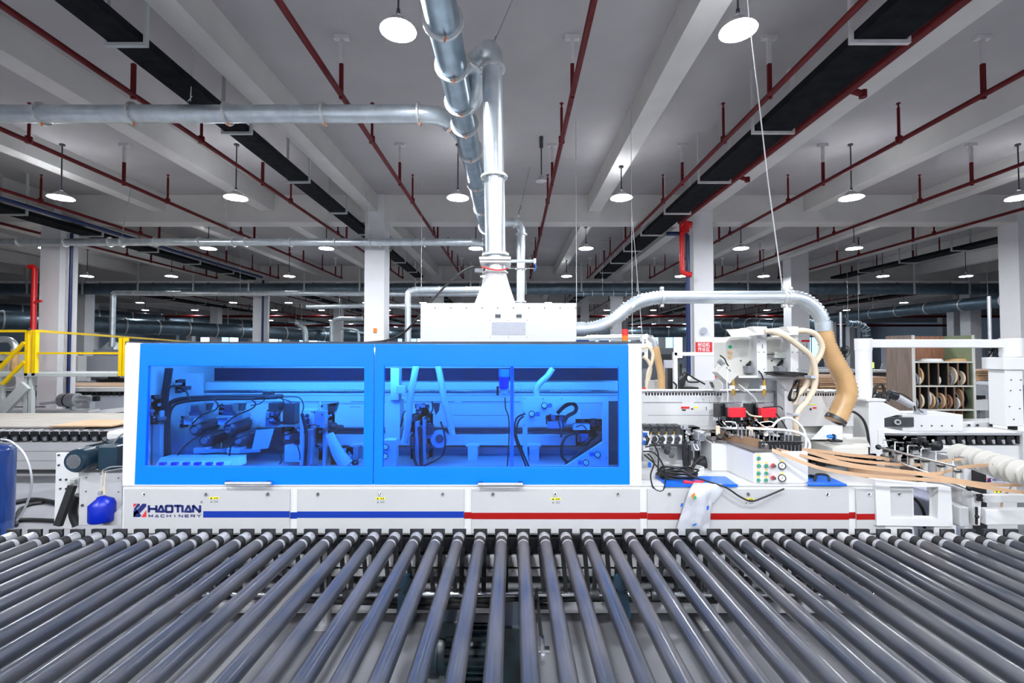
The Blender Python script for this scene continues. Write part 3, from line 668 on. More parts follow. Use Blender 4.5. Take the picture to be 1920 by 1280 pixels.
build(mb, 'registered_mark', 'mid_grey', lg); text('registered_letter', 'R', 376.8, 943, 3.6, YL, 'mid_grey', lg)
# hood
YT, YB = 3.53, 3.46
def hp(px, py):
    t = (py-643)/(912-643); Y = YT+(YB-YT)*t; return W(px, py, Y)
mp('end_post', MB().poly([hp(236, 642), hp(263, 643), hp(252, 911), hp(229, 911)], (0, .05, 0)), 'white_paint', .004)
mp('end_post', MB().poly([hp(1178, 644), hp(1203.5, 644), hp(1203.5, 911), hp(1181, 911)], (0, .05, 0)), 'white_paint', .004)
zh = hp(700, 643).z
xhl = hp(236, 642).x; xhr = hp(1203, 644).x
YK = 4.72
mp('end_wall', MB().box(xhl-.03, xhl-.01, 3.56, YK, zt_+.01, zh), 'white_paint')
mp('end_wall', MB().box(xhr-.012, xhr+.008, 3.58, 4.22, zt_+.01, zh), 'white_paint')
mp('hood_roof', MB().box(xhl-.03, xhr+.01, 3.56, YK+.02, zh-.012, zh+.012), 'dark_steel')
mp('back_wall', MB().box(xhl, xhr, YK, YK+.02, zt_+.01, zh-.01), 'white_paint')
doors = [([(263, 643.5), (701.5, 644.5), (699, 911), (252, 908.5)], [(278, 686), (683, 686.3), (681, 875), (271.5, 873.5)], (423, 508, 903, 909)),
         ([(703, 644.5), (1178, 645.5), (1181, 912), (700.5, 911)], [(720, 686.3), (1160, 687), (1160.3, 876), (717.5, 875)], (897, 980, 904.5, 911))]
for o_, i_, hd in doors:
    d = mp('hood_door', MB().ring([hp(*q) for q in o_], [hp(*q) for q in i_], (0, .03, 0)), 'blue_paint', .003)
    ins = [hp(*q)+Vector((0, .012, 0)) for q in i_]
    mp('tinted_pane', MB().add(ins, [(0, 1, 2, 3)]), 'tinted_pane', parent=d)
    a, c_, y0_, y1_ = hd; Yh = 3.40
    g = mp('handle', MB().sweep([W(a, (y0_+y1_)/2, Yh), W(c_, (y0_+y1_)/2, Yh)], .0125, 12), 'aluminium', parent=d)
    mp('handle_bracket', MB().bar(W(a+4, y0_+2, Yh), hp(a+4, y0_-1), .03, .01).bar(W(c_-4, y0_+2, Yh), hp(c_-4, y0_-1), .03, .01), 'black_plastic', parent=d)
# ---- machinery inside the hood
YI = 4.28
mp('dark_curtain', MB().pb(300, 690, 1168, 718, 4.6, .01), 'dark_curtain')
mp('fill_tube', MB().cyl((xhl+.25, 3.66, zh-.05), (-.35, 3.66, zh-.05), .014, seg=10), 'tube_glow')  # unseen tubes added under the roof to brighten the hood interior
mp('fill_tube', MB().cyl((-.15, 3.66, zh-.05), (xhr-.2, 3.66, zh-.05), .014, seg=10), 'tube_glow')
# pressure beam: runs through the hood and on to the right
mp('pressure_beam', MB().pb(375, 716, 1168, 731, YI+.06, .25).pb(375, 734, 1600, 799, YI, .3), 'white_paint', .004)
mp('beam_rail', MB().cyl(W(375, 732.5, YI-.02), W(1600, 733.5, YI-.02), .008, seg=8), 'steel')
mp('beam_groove', MB().pb(375, 740.5, 1168, 741.3, YI-.002, .003).pb(460, 752, 635, 753.5, YI-.002, .003).pb(658, 752, 735, 753.5, YI-.002, .003).pb(758, 752, 852, 753.5, YI-.002, .003).pb(866, 752, 975, 753.5, YI-.002, .003).pb(1206, 753.5, 1279, 755, YI-.002, .003).pb(1301, 753.5, 1391, 755, YI-.002, .003).pb(1410, 753.5, 1462, 755, YI-.002, .003).pb(375, 755, 1168, 755.6, YI-.002, .003).pb(850, 778, 955, 778.8, YI-.002, .003).pb(1215, 778, 1350, 778.6, YI-.002, .003), 'mid_grey')
for py in (802, 808): mp('track_rail', MB().pb(460, py, 1165, py+2.4, YI-.03, .05), 'dark_steel')
mp('track_body', MB().pb(300, 798.5, 1165, 812, YI, .3), 'cabinet_paint')
mp('lower_beam', MB().pb(560, 814, 1600, 835, YI-.04, .3), 'white_paint', .004)
for px in (585, 668, 886, 1002): 
    mp('support_leg', MB().pb(px-9, 836, px+9, 868, YI-.12, .2).pb(px-13, 834, px+13, 837.5, YI-.12, .2).pb(px-12, 866, px+12, 870, YI-.12, .2), 'white_paint', .003)
mp('floor_plate', MB().box(xhl+.05, xhr-.05, 3.6, 4.6, zt_+.012, zt_+.03), 'cabinet_paint')
mp('added_back_panel', MB().pb(540, 838, 1165, 860, 4.42, .02), 'white_paint')  # white panel added before the unlit back wall to brighten that band
mp('left_inner_wall', MB().pb(310, 700, 375, 875, 4.2, .05), 'white_paint')
text('beam_number', '1', 356.6+103, 768, 7.5, YI-.002, 'black_plastic', em)
# bundled black hoses on the left
for n, dx in enumerate((0, 5, 10)):
    hose('cable_bundle', [(301+dx, 880), (302+dx, 820), (303+dx, 760), (305+dx, 735), (309+dx, 715-n*2), (312+dx, 690)], .011, 'rubber', em, 3.85)
hose('cable_bundle', [(308, 870), (309, 800), (314, 765), (330, 750), (380, 745), (450, 743), (530, 743)], .018, 'rubber', em, 3.88)
hose('cable_bundle', [(318, 860), (316, 800), (322, 765), (345, 753), (400, 748), (470, 747), (520, 745)], .012, 'rubber', em, 3.86)
hose('air_hose', [(313, 732), (322, 724), (335, 724), (347, 731), (357, 750)], .006, 'rubber', em, 3.84)
hose('air_hose', [(400, 748), (408, 757), (404, 768), (378, 778), (360, 795)], .006, 'rubber', em, 3.84)
hose('air_hose', [(470, 748), (479, 756), (472, 766), (440, 780), (422, 795)], .006, 'rubber', em, 3.84)
hose('air_hose', [(332, 855), (345, 838), (365, 822), (395, 808), (430, 805)], .006, 'rubber', em, 3.84)
hose('air_hose', [(430, 865), (432, 840), (440, 825), (470, 812)], .006, 'rubber', em, 3.82)
# four motors and their brackets
for n, (px, py, qx, qy) in enumerate(((365, 806, 400, 795), (428, 805, 462, 793), (383, 826, 416, 816), (447, 826, 478, 814))):
    a = W(px, py, 3.9); c_ = W(qx, qy, 4.18)
    m_ = mp('spindle_motor', MB().sweep([a, a.lerp(c_, .06), a.lerp(c_, .12), c_], [.03, .05, .056, .058], 20), 'motor_blue')
    mp('motor_cap', MB().cyl(a+Vector((0, -.01, 0)), a+Vector((0, .01, 0)), .026, seg=16), 'mid_grey', parent=m_)
    mb = MB()
    for k in range(12):
        an = 2*math.pi*k/12; dd = Vector((math.cos(an), 0, math.sin(an)))*.058
        mb.bar(a.lerp(c_, .2)+dd, c_+dd, .006, .006)
    mp('cooling_fin', mb, 'motor_blue', parent=m_)
for (p0, q0, p1, q1) in ((348, 798, 405, 776), (412, 798, 466, 776)):
    mp('motor_bracket', MB().bar(W(p0+10, q0-6, 3.88), W(p1, q1, 4.1), .05, .035), 'aluminium')
    mp('bracket_block', MB().pb(p0-4, q0-13, p0+16, q0-2, 3.88, .1), 'white_paint', .003)
    mp('bracket_edge', MB().pb(p0-4, q0-13.5, p0+14, q0-11.5, 3.87, .02), 'chrome')
for px in (362, 425):
    mp('bracket_block', MB().pb(px, 840, px+24, 850, 3.88, .1), 'white_paint', .003)
    mp('motor_bracket', MB().bar(W(px+24, 845, 3.9), W(px+62, 843, 4.0), .05, .03), 'aluminium')
for px in (357, 420):
    mp('gear_head', MB().pb(px, 759, px+15, 772, 3.95, .1).pb(px-3, 772, px+17, 779, 3.95, .12), 'mid_grey', .003)
    mp('gear_hood', MB().ppoly([(px+15, 757), (px+33, 757), (px+28, 772), (px+17, 772)], 4.05, .08), 'dark_steel')
mp('dust_disc', MB().cyl(W(468, 793, 4.2), W(466, 793, 4.24), .068, seg=24), 'white_paint')
mp('dust_disc', MB().cyl(W(468, 793, 4.16), W(468, 793, 4.2), .045, seg=24), 'cabinet_paint')
def cluster(name, px0, py0, px1, py1, Y, n, mats, seed, d=.12, big=1.0, parent=em):
    rnd = random.Random(seed); out = []
    for m in mats:
        mb = MB()
        for k in range(n):
            px = rnd.uniform(px0, px1); py = rnd.uniform(py0, py1); s = rnd.uniform(1.5, 4.5)*big; y = Y+rnd.uniform(0, d)
            kind = rnd.random()
            if kind < .5: mb.pb(px-s, py-s*rnd.uniform(.4, 1.2), px+s, py+s*rnd.uniform(.4, 1.2), y, rnd.uniform(.02, .08))
            elif kind < .75: mb.cyl(W(px, py, y), W(px+rnd.uniform(-4, 4), py+rnd.uniform(-8, 8), y+.03), rnd.uniform(.004, .012), seg=8)
            else: mb.cyl(W(px, py, y), W(px, py, y+.05), rnd.uniform(.008, .02), seg=10)
        mb.box(*[c for pr in zip(W(px0, py1, Y+d), W(px1, py0, Y+d+.02)) for c in pr])
        out.append(build(mb, name, m, parent))
    return out
# control strip with six buttons
cb = mp('button_box', MB().poly([W(289, 875, 3.62), W(446, 875, 3.62), W(446, 858, 3.75), W(300, 858, 3.75)], (0, .12, 0)), 'white_paint', .003)
mp('button_strip', MB().poly([W(293, 873, 3.612), W(428, 873, 3.612), W(436, 864, 3.68), W(298, 864, 3.68)], (0, .004, 0)), 'paper_white', parent=cb)
for px in (303, 325, 347, 368, 390, 410):
    mp('push_button', MB().pb(px-5, 867, px+5, 872, 3.60, .03), 'bright_blue', parent=cb)
# middle units
mp('trim_unit', MB().pb(503, 755, 522, 770, 4.0, .1).pb(500, 768, 524, 771, 3.98, .14), 'dark_steel', .003)
mp('trim_unit', MB().pb(530, 756, 552, 796, 4.05, .1), 'dark_steel', .003)
mp('bracket_plate', MB().pb(498, 772, 518, 800, 4.02, .08), 'aluminium', .003)
mp('clear_guard', MB().ppoly([(480, 806), (514, 803), (503, 840), (472, 843)], 3.86, .004), 'clear_film')
mp('trim_unit', MB().pb(530, 812, 562, 834, 4.0, .12), 'dark_steel', .003)
mp('bracket_plate', MB().pb(533, 834, 562, 866, 3.95, .12), 'white_paint', .003)
mp('column_plate', MB().pb(568, 805, 586, 874, 3.86, .03).pb(590, 770, 609, 802, 3.86, .06).pb(605, 760, 611, 874, 3.9, .04), 'aluminium', .002)
mp('slide_column', MB().pb(562, 768, 590, 872, 3.95, .12), 'white_paint', .003)
hose('air_hose', [(571, 876), (574, 840), (574, 810), (570, 790), (566, 775)], .014, 'rubber', em, 3.83)
for pts in ([(530, 744), (560, 745), (569, 760), (566, 775)], [(520, 745), (543, 752), (545, 756)], [(528, 745), (533, 760), (520, 780), (500, 785)], [(576, 798), (592, 796), (596, 802)], [(556, 830), (562, 850), (562, 862)], [(515, 835), (524, 848), (528, 862), (524, 870)], [(480, 745), (498, 745), (488, 756), (470, 760)]):
    hose('air_hose', pts, .0045, 'rubber', em, 3.84)
mp('scraper_plate', MB().ppoly([(597, 760), (631, 755), (631, 760), (600, 764)], 4.0, .05).ppoly([(616, 757), (632, 756), (628, 770), (623, 778)], 4.0, .05), 'dark_steel')
mp('regulator', MB().pb(593, 770, 606, 783, 3.9, .06).cyl(W(600, 768, 3.9), W(600, 752, 3.9), .006, seg=8), 'white_paint')
mp('hose_knob', MB().ball(W(625, 800, 3.95), .04).cyl(W(625, 800, 3.95), W(641, 800, 4.1), .02, seg=10), 'black_plastic')
cluster('valve_block', 565, 772, 612, 835, 3.86, 9, ['dark_steel', 'chrome', 'motor_blue'], 3)
cluster('valve_block', 528, 800, 560, 835, 3.92, 6, ['black_plastic', 'aluminium'], 4)
cluster('valve_block', 300, 712, 348, 735, 3.95, 7, ['motor_blue', 'chrome'], 5, big=1.2)
cluster('valve_block', 282, 740, 302, 795, 3.75, 6, ['mid_grey', 'dark_steel'], 6, .05)
cluster('valve_block', 575, 815, 606, 862, 3.92, 6, ['dark_steel', 'aluminium'], 8)
mp('inner_post', MB().pb(286, 770, 300, 875, 3.8, .05), 'cabinet_paint', .003)
mp('clear_guard', MB().sweep(smooth_path(wpts([(618, 812), (625, 830), (635, 850), (650, 872)], 3.8), 4), [.03+.0025*k for k in range(13)], 9, False), 'clear_film')
mp('grey_box', MB().pb(662, 838, 671, 862, 3.95, .1), 'mid_grey')
cluster('valve_block', 612, 762, 628, 798, 3.96, 5, ['aluminium', 'dark_steel'], 81, .05)
cluster('valve_block', 340, 780, 352, 800, 3.92, 4, ['chrome', 'dark_steel'], 82, .04)
cluster('valve_block', 505, 772, 522, 795, 3.95, 7, ['chrome', 'aluminium', 'motor_blue'], 83, .05, .7)
cluster('valve_block', 620, 838, 672, 874, 3.9, 10, ['aluminium', 'mid_grey'], 84, .1, .8)
cluster('valve_block', 410, 758, 424, 778, 3.98, 4, ['chrome', 'dark_steel'], 85, .04)
for px, py in ((571, 872), (584, 872), (571, 810), (604, 777), (598, 798), (585, 772)): mp('plate_bolt', MB().cyl(W(px, py, 3.85), W(px, py, 3.86), .007, seg=10), 'dark_steel')
mp('beam_block', MB().pb(492, 733, 511, 741, 4.25, .04), 'dark_steel', .003)
mp('beam_scale', MB().pb(656, 762, 676, 763, 4.277, .003).pb(640, 757, 700, 757.6, 4.277, .003), 'mid_grey')
# second bay
mp('inner_post', MB().pb(732, 690, 748, 750, 3.9, .1).pb(722, 750, 750, 826, 3.92, .14), 'white_paint', .003)
mp('sensor_box', MB().pb(743, 723, 760, 738, 3.85, .08), 'cabinet_paint', .003)
mp('gauge_box', MB().pb(718, 825, 742, 876, 3.8, .1), 'white_paint', .003)
def gauge(px, py, Y, rpx=5.6, parent=em):
    r = rpx*Y/F; g = mp('gauge', MB().cyl(W(px, py, Y), W(px, py, Y+.02), r, seg=20), 'black_plastic', parent=parent)
    mp('gauge_face', MB().cyl(W(px, py, Y-.002), W(px, py, Y+.001), r*.72, seg=20), 'paper_white', parent=parent)
    mp('needle', MB().obox(W(px, py, Y-.004), (.002, .002, r*1.0), (0, .5, 0)), 'black_plastic', parent=parent)
gauge(723, 838, 3.79); gauge(722, 855, 3.79)
build(corrugated(MB(), wpts([(780, 686), (774, 720), (768, 755), (766, 790), (758, 830)], 3.9), .028, .012, .08, 12), 'suction_hose', 'cabinet_paint', em)
build(corrugated(MB(), wpts([(821, 684), (828, 720), (834, 755), (842, 785), (847, 805)], 3.95), .028, .012, .08, 12), 'suction_hose', 'cabinet_paint', em)
mp('suction_nozzle', MB().cyl(W(845, 800, 3.95), W(849, 815, 3.95), .03, .024, seg=14), 'white_paint')
mp('blade_disc', MB().cyl(W(824, 822, 3.97), W(824, 822, 4.0), .075, seg=26), 'aluminium')
mp('blade_disc', MB().cyl(W(824, 822, 3.95), W(824, 822, 3.97), .035, seg=20), 'dark_steel')
mp('carriage_plate', MB().pb(778, 790, 786, 874, 3.9, .06).pb(792, 782, 798, 874, 3.88, .06).pb(786, 798, 810, 822, 3.95, .06), 'aluminium', .002)
for (a, c_, e, g_) in ((768, 828, 780, 846), (785, 816, 795, 838), (795, 843, 805, 860), (800, 808, 811, 825), (772, 790, 781, 800)):
    mp('cylinder_block', MB().pb(a, c_-10, e, g_-10, 3.9, .08), 'dark_steel', .003)
for pts, r in (([(790, 876), (789, 850), (788, 825), (786, 800)], .016), ([(788, 876), (805, 868), (828, 855), (835, 830), (832, 808), (826, 790)], .0075), ([(783, 876), (777, 860), (775, 840)], .012), ([(810, 752), (811, 768), (803, 778), (795, 785)], .006), ([(756, 785), (751, 800), (756, 776), (760, 770)], .005)):
    hose('air_hose', pts, r, 'rubber', em, 3.85)
cluster('valve_block', 770, 775, 812, 860, 3.88, 11, ['dark_steel', 'chrome', 'motor_blue'], 13)
cluster('valve_block', 780, 758, 805, 778, 3.98, 7, ['aluminium', 'dark_steel'], 14, .05)
mp('scraper_plate', MB().ppoly([(811, 756), (824, 756), (822, 770), (817, 778)], 4.0, .04), 'dark_steel')
f_ = mp('air_filter', MB().cyl(W(945, 706, 3.95), W(945, 728, 3.95), .042, seg=18), 'bottle_blue')
mp('filter_cap', MB().cyl(W(945, 692, 3.95), W(945, 706, 3.95), .046, seg=18), 'cyan_blue', parent=f_)
mp('filter_foot', MB().pb(936, 736, 953, 745, 3.93, .06).cyl(W(945, 728, 3.95), W(945, 738, 3.95), .03, seg=12), 'aluminium')
mp('filter_plate', MB().pb(931, 724, 935, 741, 3.93, .02), 'black_plastic')
hose('air_hose', [(947, 745), (948, 765), (954, 785), (954, 830), (951, 876)], .005, 'rubber', em, 3.9)
mp('centre_post', MB().pb(956.5, 686, 963.5, 877, 3.6, .05), 'white_paint', .003)
for pts in ([(985, 775), (968, 785), (965, 815), (975, 845), (988, 878)], [(982, 780), (972, 790), (968, 815), (979, 845), (993, 878)]):
    hose('air_hose', pts, .0075, 'rubber', em, 3.75)
YP = 3.86
outer = [(980, 743.5), (1140, 743.5), (1140, 875), (988, 875), (980, 875)]
fr = mp('mounting_frame', MB().ring([W(x, y, YP) for x, y in [(980, 743.5), (1060, 743.5), (1141, 743.5), (1141, 845), (1141, 876), (1065, 876), (980, 876), (980, 800)]], [W(x, y, YP) for x, y in [(989, 801), (1058, 754), (1130, 754), (1130, 828), (1126, 831), (1062, 872.5), (989.5, 872.5), (989, 840)]], (0, .03, 0)), 'white_paint')
gauge(1020.5, 760, YP-.02, 5.8, fr); gauge(997, 775.5, YP-.02, 5.8, fr); gauge(1120.5, 852, YP-.02, 5.8, fr); gauge(1099, 867, YP-.02, 5.8, fr)
for px, py in ((1031, 759.5), (1008, 775.5), (1109.5, 851.5), (1088, 866.5)): mp('gauge_sticker', MB().pb(px-4, py-3.5, px+4, py+3.5, YP-.003, .002), 'cyan_blue', parent=fr)
for px, py in ((983, 747), (1018, 747), (1053, 747), (983, 772), (983, 797), (1137, 830), (1137, 858)): mp('frame_bolt', MB().cyl(W(px, py, YP-.004), W(px, py, YP), .004, seg=8), 'dark_steel', parent=fr)
hose('suction_hose', [(1006, 742), (1006, 728), (1014, 716), (1026, 705), (1036, 690)], .026, 'cabinet_paint', em, 3.95, 8, 12)
for pts, r in (([(1045, 775), (1058, 762), (1072, 756), (1080, 762), (1078, 772), (1064, 780), (1058, 790)], .016), ([(1075, 812), (1062, 818), (1053, 835), (1054, 855), (1064, 867)], .012), ([(1064, 867), (1085, 855), (1110, 838)], .010), ([(1046, 785), (1050, 800), (1052, 820), (1056, 800), (1054, 788)], .005), ([(1080, 800), (1092, 797), (1100, 805), (1104, 815)], .005), ([(1088, 815), (1090, 830), (1096, 832), (1110, 820)], .005)):
    hose('air_hose', pts, r, 'rubber', em, 3.92)
mp('carriage_plate', MB().pb(1027, 790, 1055, 803, 3.98, .08).pb(1075, 795, 1106, 806, 3.95, .08).pb(1050, 770, 1090, 795, 4.1, .05), 'white_paint', .002)
mp('guide_bar', MB().bar(W(1066, 868, 3.95), W(1132, 812, 3.95), .03, .03).bar(W(1060, 872, 3.98), W(1130, 822, 3.98), .03, .02), 'dark_steel')
cluster('valve_block', 1024, 778, 1060, 795, 3.95, 8, ['dark_steel', 'chrome'], 21)
cluster('valve_block', 1080, 785, 1128, 835, 3.95, 10, ['dark_steel', 'motor_blue'], 22)
cluster('valve_block', 1084, 812, 1102, 828, 3.93, 5, ['chrome'], 23, .03)
mp('side_cover', MB().pb(1141, 752, 1160, 876, 4.0, .03), 'dark_steel')
# white dust box, funnel, slide gate on the roof
YX = 3.95; zr = zh+.012
bx0 = XW(788, YX); bx1 = XW(1081, YX); bz1 = ZW(568, YX)
bxp = mp('dust_box', MB().box(bx0, bx1, YX, YX+.72, zr-.004, bz1), 'white_paint', .003)
for k in range(10): mp('box_screw', MB().cyl(W(816+29.3*k, 577, YX-.003), W(816+29.3*k, 577, YX+.001), .006, seg=8), 'mid_grey', parent=bxp)
for px, py in ((919, 600.5), (953, 600.5), (988, 600.5), (919, 632), (953, 632), (988, 632)): mp('box_screw', MB().cyl(W(px, py, YX-.003), W(px, py, YX+.001), .006, seg=8), 'label_grey', parent=bxp)
for px in (933.5, 973):
    l = mp('latch', MB().pb(px-5, 590, px+5, 595, YX-.004, .005), 'dark_steel', parent=bxp); mp('latch_rim', MB().pb(px-5, 588.5, px+5, 590, YX-.005, .005).pb(px-5, 595, px+5, 596, YX-.005, .005), 'steel', parent=bxp)
mp('data_plate', MB().pb(922, 604, 985.5, 627.5, YX-.003, .004), 'label_grey', parent=bxp)
mb = MB(); Yc = 4.4
pyr = [W(889, 567, Yc-.17), W(967, 567, Yc-.17), W(967, 567, Yc-.17)+Vector((0, .34, 0)), W(889, 567, Yc-.17)+Vector((0, .34, 0))]
zb0 = bz1+.001
x0_, x1_ = XW(888, Yc-.17), XW(967, Yc-.17); cx = xv
n = 24; bot = []; topc = []
for k in range(n):
    a = 2*math.pi*(k+.5)/n; c_, s_ = math.cos(a), math.sin(a); q = 1/max(abs(c_), abs(s_))
    bot.append((cx+c_*q*(x1_-x0_)/2, Yc+s_*q*.18, zb0)); topc.append((cx+c_*.095, Yc+s_*.095, ZW(511, Yc)))
bot2 = [(p[0], p[1], zb0+.02) for p in bot]
mb.add(bot+bot2+topc, [(i, (i+1) % n, n+(i+1) % n, n+i) for i in range(n)]+[(n+i, n+(i+1) % n, 2*n+(i+1) % n, 2*n+i) for i in range(n)])
fn = mp('funnel', mb, 'white_paint')
mp('funnel_neck', MB().cyl((cx, Yc, ZW(512, Yc)), (cx, Yc, ZW(478, Yc)), .097, seg=24), 'galvanized', parent=fn)
for py in (511, 478): build(flange(MB(), (cx, Yc, ZW(py, Yc)), (0, 0, 1), .097, .012, .02), 'flange', 'flange_steel', fn)
sg = mp('slide_gate', MB().box(cx-.145, cx+.145, Yc-.14, Yc+.14, ZW(492, Yc), ZW(486.5, Yc)).box(cx-.14, cx+.14, Yc-.14, Yc+.14, ZW(497, Yc), ZW(493.5, Yc)), 'white_paint', .004)
mp('gate_cylinder', MB().cyl((cx+.14, Yc-.1, ZW(493.5, Yc)), (cx+.36, Yc-.1, ZW(493.5, Yc)), .014, seg=12).cyl((cx+.14, Yc-.1, ZW(491.5, Yc)), (cx+.36, Yc-.1, ZW(491.5, Yc)), .006, seg=8).box(cx+.355, cx+.375, Yc-.13, Yc-.07, ZW(498, Yc), ZW(489.5, Yc)), 'galvanized', parent=sg)
mp('gate_rod', MB().cyl((cx+.12, Yc-.1, ZW(506.5, Yc)), (cx+.36, Yc-.1, ZW(506.5, Yc)), .004, seg=8), 'chrome', parent=sg)
hose('air_tube', [(1003, 494), (1005, 501), (1001, 508)], .005, 'cyan_blue', sg, Yc-.1)
hose('red_tube', [(903, 500), (915, 503), (932, 506), (945, 505), (951, 502)], .007, 'sign_red', sg, Yc-.15)
mp('gate_motor', MB().pb(890, 503, 904, 509, Yc-.12, .06), 'mid_grey', parent=sg)
tag(build(MB().sweep(smooth_path(wpts([(889, 499), (878, 504), (860, 514), (835, 536), (805, 570), (780, 600), (755, 625), (725, 638), (690, 642)], 4.1), 6), .01, 8), 'black_cable', 'rubber'), 'thick black cable sagging from the slide gate down to the hood roof', 'cable')
# signal tower
st_ = thing('signal_tower', 'small signal tower with black, red and amber segments on the hood', 'signal light', (XW(1172, 3.9), 3.9, zr))
xs_ = XW(1172, 3.9)
for nm, a, c_, m in (('foot', zr, ZW(639, 3.9), 'button_green'), ('amber_segment', ZW(639, 3.9), ZW(629, 3.9), 'orange_plastic'), ('red_segment', ZW(629, 3.9), ZW(617, 3.9), 'sign_red'), ('cap', ZW(617, 3.9), ZW(603, 3.9), 'black_plastic')):
    build(MB().cyl((xs_, 3.9, min(a, c_)), (xs_, 3.9, max(a, c_)), .026, seg=16), nm, m, st_)
mp('roof_bracket', MB().pb(1081, 637, 1104, 643, 3.9, .05).pb(1124, 638, 1142, 643, 3.9, .05), 'tank_blue')
# ================================================================== right-hand side: glue unit, band magazine
ztab = zt_+.012
# stickers and number on the open part of the beam
st1 = mp('sticker', MB().pb(1277, 762, 1293, 766, YI-.003, .002), 'sign_red'); mp('sticker_print', MB().pb(1279, 767, 1286, 770, YI-.003, .002).pb(1296, 765, 1300, 768, YI-.003, .002), 'dark_steel', parent=st1)
mp('sticker', MB().pb(1302, 762, 1309, 765, YI-.003, .002), 'warning_yellow')
text('beam_number', '1', 1324, 769.5, 7.5, YI-.004, 'black_plastic', em)
mp('sticker', MB().pb(1524, 763, 1531, 766, YI-.003, .002), 'sign_red'); mp('sticker_print', MB().pb(1518, 765, 1522, 769, YI-.003, .002), 'dark_steel', parent=st1)
mp('sticker', MB().pb(1517, 757.5, 1530, 759, YI-.003, .002), 'warning_yellow')
mp('rear_ledge', MB().pb(1204, 737, 1600, 742, YI+.05, .4), 'mid_grey')
mb = MB(); 
for k in range(26): mb.pb(1210+k*5.6, 736.5, 1213+k*5.6, 741, YI+.0, .05)
mp('chain_track', mb, 'dark_steel')
mb = MB()
for k in range(22): mb.pb(1496+k*4.6, 737, 1499+k*4.6, 742, YI, .05)
mp('chain_track', mb, 'black_plastic')
# pressure rollers under the beam
for k in range(5):
    px = 1206.5+k*14.4
    q = mp('pressure_roller', MB().pb(px, 797, px+12.5, 801, 3.98, .1).pb(px+2, 801, px+11.5, 815, 4.0, .08), 'dark_steel', .003)
    mp('roller_bearing', MB().cyl(W(px+7, 823, 3.98), W(px+7, 823, 4.05), .022, seg=14), 'black_plastic', parent=q)
    mp('roller_arm', MB().pb(px+9, 816, px+15, 818, 3.98, .05).ppoly([(px+10, 818), (px+15, 818), (px+14, 832), (px+9, 832)], 3.98, .05), 'white_paint', parent=q)
    mp('bolt', MB().pb(px-1, 809, px+1.5, 814, 3.98, .03), 'brass', parent=q)
mp('roller_rail', MB().pb(1206, 832, 1288, 837, 3.98, .1), 'dark_steel', .003)
mp('support_plate', MB().pb(1230, 838, 1270, 877, 4.15, .05).pb(1206, 838, 1226, 880, 4.2, .05), 'white_paint', .003)
mp('adjusting_knob', MB().pb(1245, 835, 1258, 843, 3.95, .08).pb(1249, 842, 1257, 852, 3.93, .06).cyl(W(1259, 853, 3.88), W(1259, 853, 3.96), .026, seg=6).cyl(W(1259, 853, 3.86), W(1259, 853, 3.88), .016, seg=12), 'dark_steel', .002)
mp('grey_cover', MB().pb(1270, 834, 1300, 870, 4.25, .04), 'label_grey')
for pts in ([(1284, 876), (1282, 855), (1283, 838), (1287, 828)], [(1292, 872), (1293, 850), (1292, 834)], [(1298, 878), (1303, 868), (1311, 860), (1318, 857)], [(1290, 880), (1287, 862), (1286, 840)]):
    hose('black_hose', pts, .014, 'rubber', em, 3.92)
sv = mp('servo_motor', MB().pb(1309, 809, 1324, 827, 3.88, .12), 'aluminium', .006)
mp('motor_boss', MB().cyl(W(1316.5, 819, 3.87), W(1316.5, 819, 3.885), .026, seg=20), 'chrome', parent=sv)
for dx, dy in ((-5.5, -7), (5.5, -7), (-5.5, 7), (5.5, 7)): mp('bolt', MB().cyl(W(1316.5+dx, 818+dy, 3.87), W(1316.5+dx, 818+dy, 3.88), .006, seg=8), 'dark_steel', parent=sv)
mp('saw_motor', MB().cyl(W(1305, 868, 4.0), W(1330, 868, 4.0), .06, seg=18).pb(1310, 826, 1330, 880, 4.1, .1).pb(1283, 800, 1309, 830, 4.05, .1), 'black_plastic')
cluster('valve_block', 1284, 800, 1310, 830, 3.95, 9, ['chrome', 'dark_steel', 'white_paint'], 31, .08)
cluster('valve_block', 1296, 826, 1312, 845, 3.95, 5, ['chrome'], 32, .03)
hose('white_tube', [(1300, 832), (1304, 842), (1310, 842), (1306, 833)], .004, 'paper_white', em, 3.88)
mp('white_ring', MB().ring([(XW(1300, 3.75)+.125*math.cos(k*.2618), 3.88+.11*math.sin(k*.2618), ztab) for k in range(24)], [(XW(1300, 3.75)+.095*math.cos(k*.2618), 3.88+.085*math.sin(k*.2618), ztab) for k in range(24)], (0, 0, .03)), 'white_paint')
# valve terminals and loose cables by the end post
mp('terminal_strip', MB().pb(1206, 806, 1217, 850, 3.62, .03), 'white_paint', .002)
for py in (815, 830): mp('blue_terminal', MB().pb(1206, py-4, 1214, py+4, 3.61, .02), 'bright_blue')
mp('blue_terminal', MB().pb(1216, 867, 1221, 876, 3.6, .02), 'bright_blue')
for pts in ([(1206, 806), (1222, 808), (1236, 820), (1230, 832), (1210, 838)], [(1206, 846), (1225, 848), (1240, 865), (1248, 890), (1245, 915), (1236, 920), (1224, 912), (1220, 890), (1226, 870), (1222, 858), (1214, 850)],
            [(1208, 852), (1228, 870), (1248, 893), (1262, 898)], [(1222, 826), (1234, 850), (1234, 880), (1238, 893)], [(1212, 815), (1216, 824), (1213, 834)], [(1209, 816), (1213, 825), (1210, 835)]):
    hose('loose_cable', pts, .0055, 'rubber', em, 3.44)
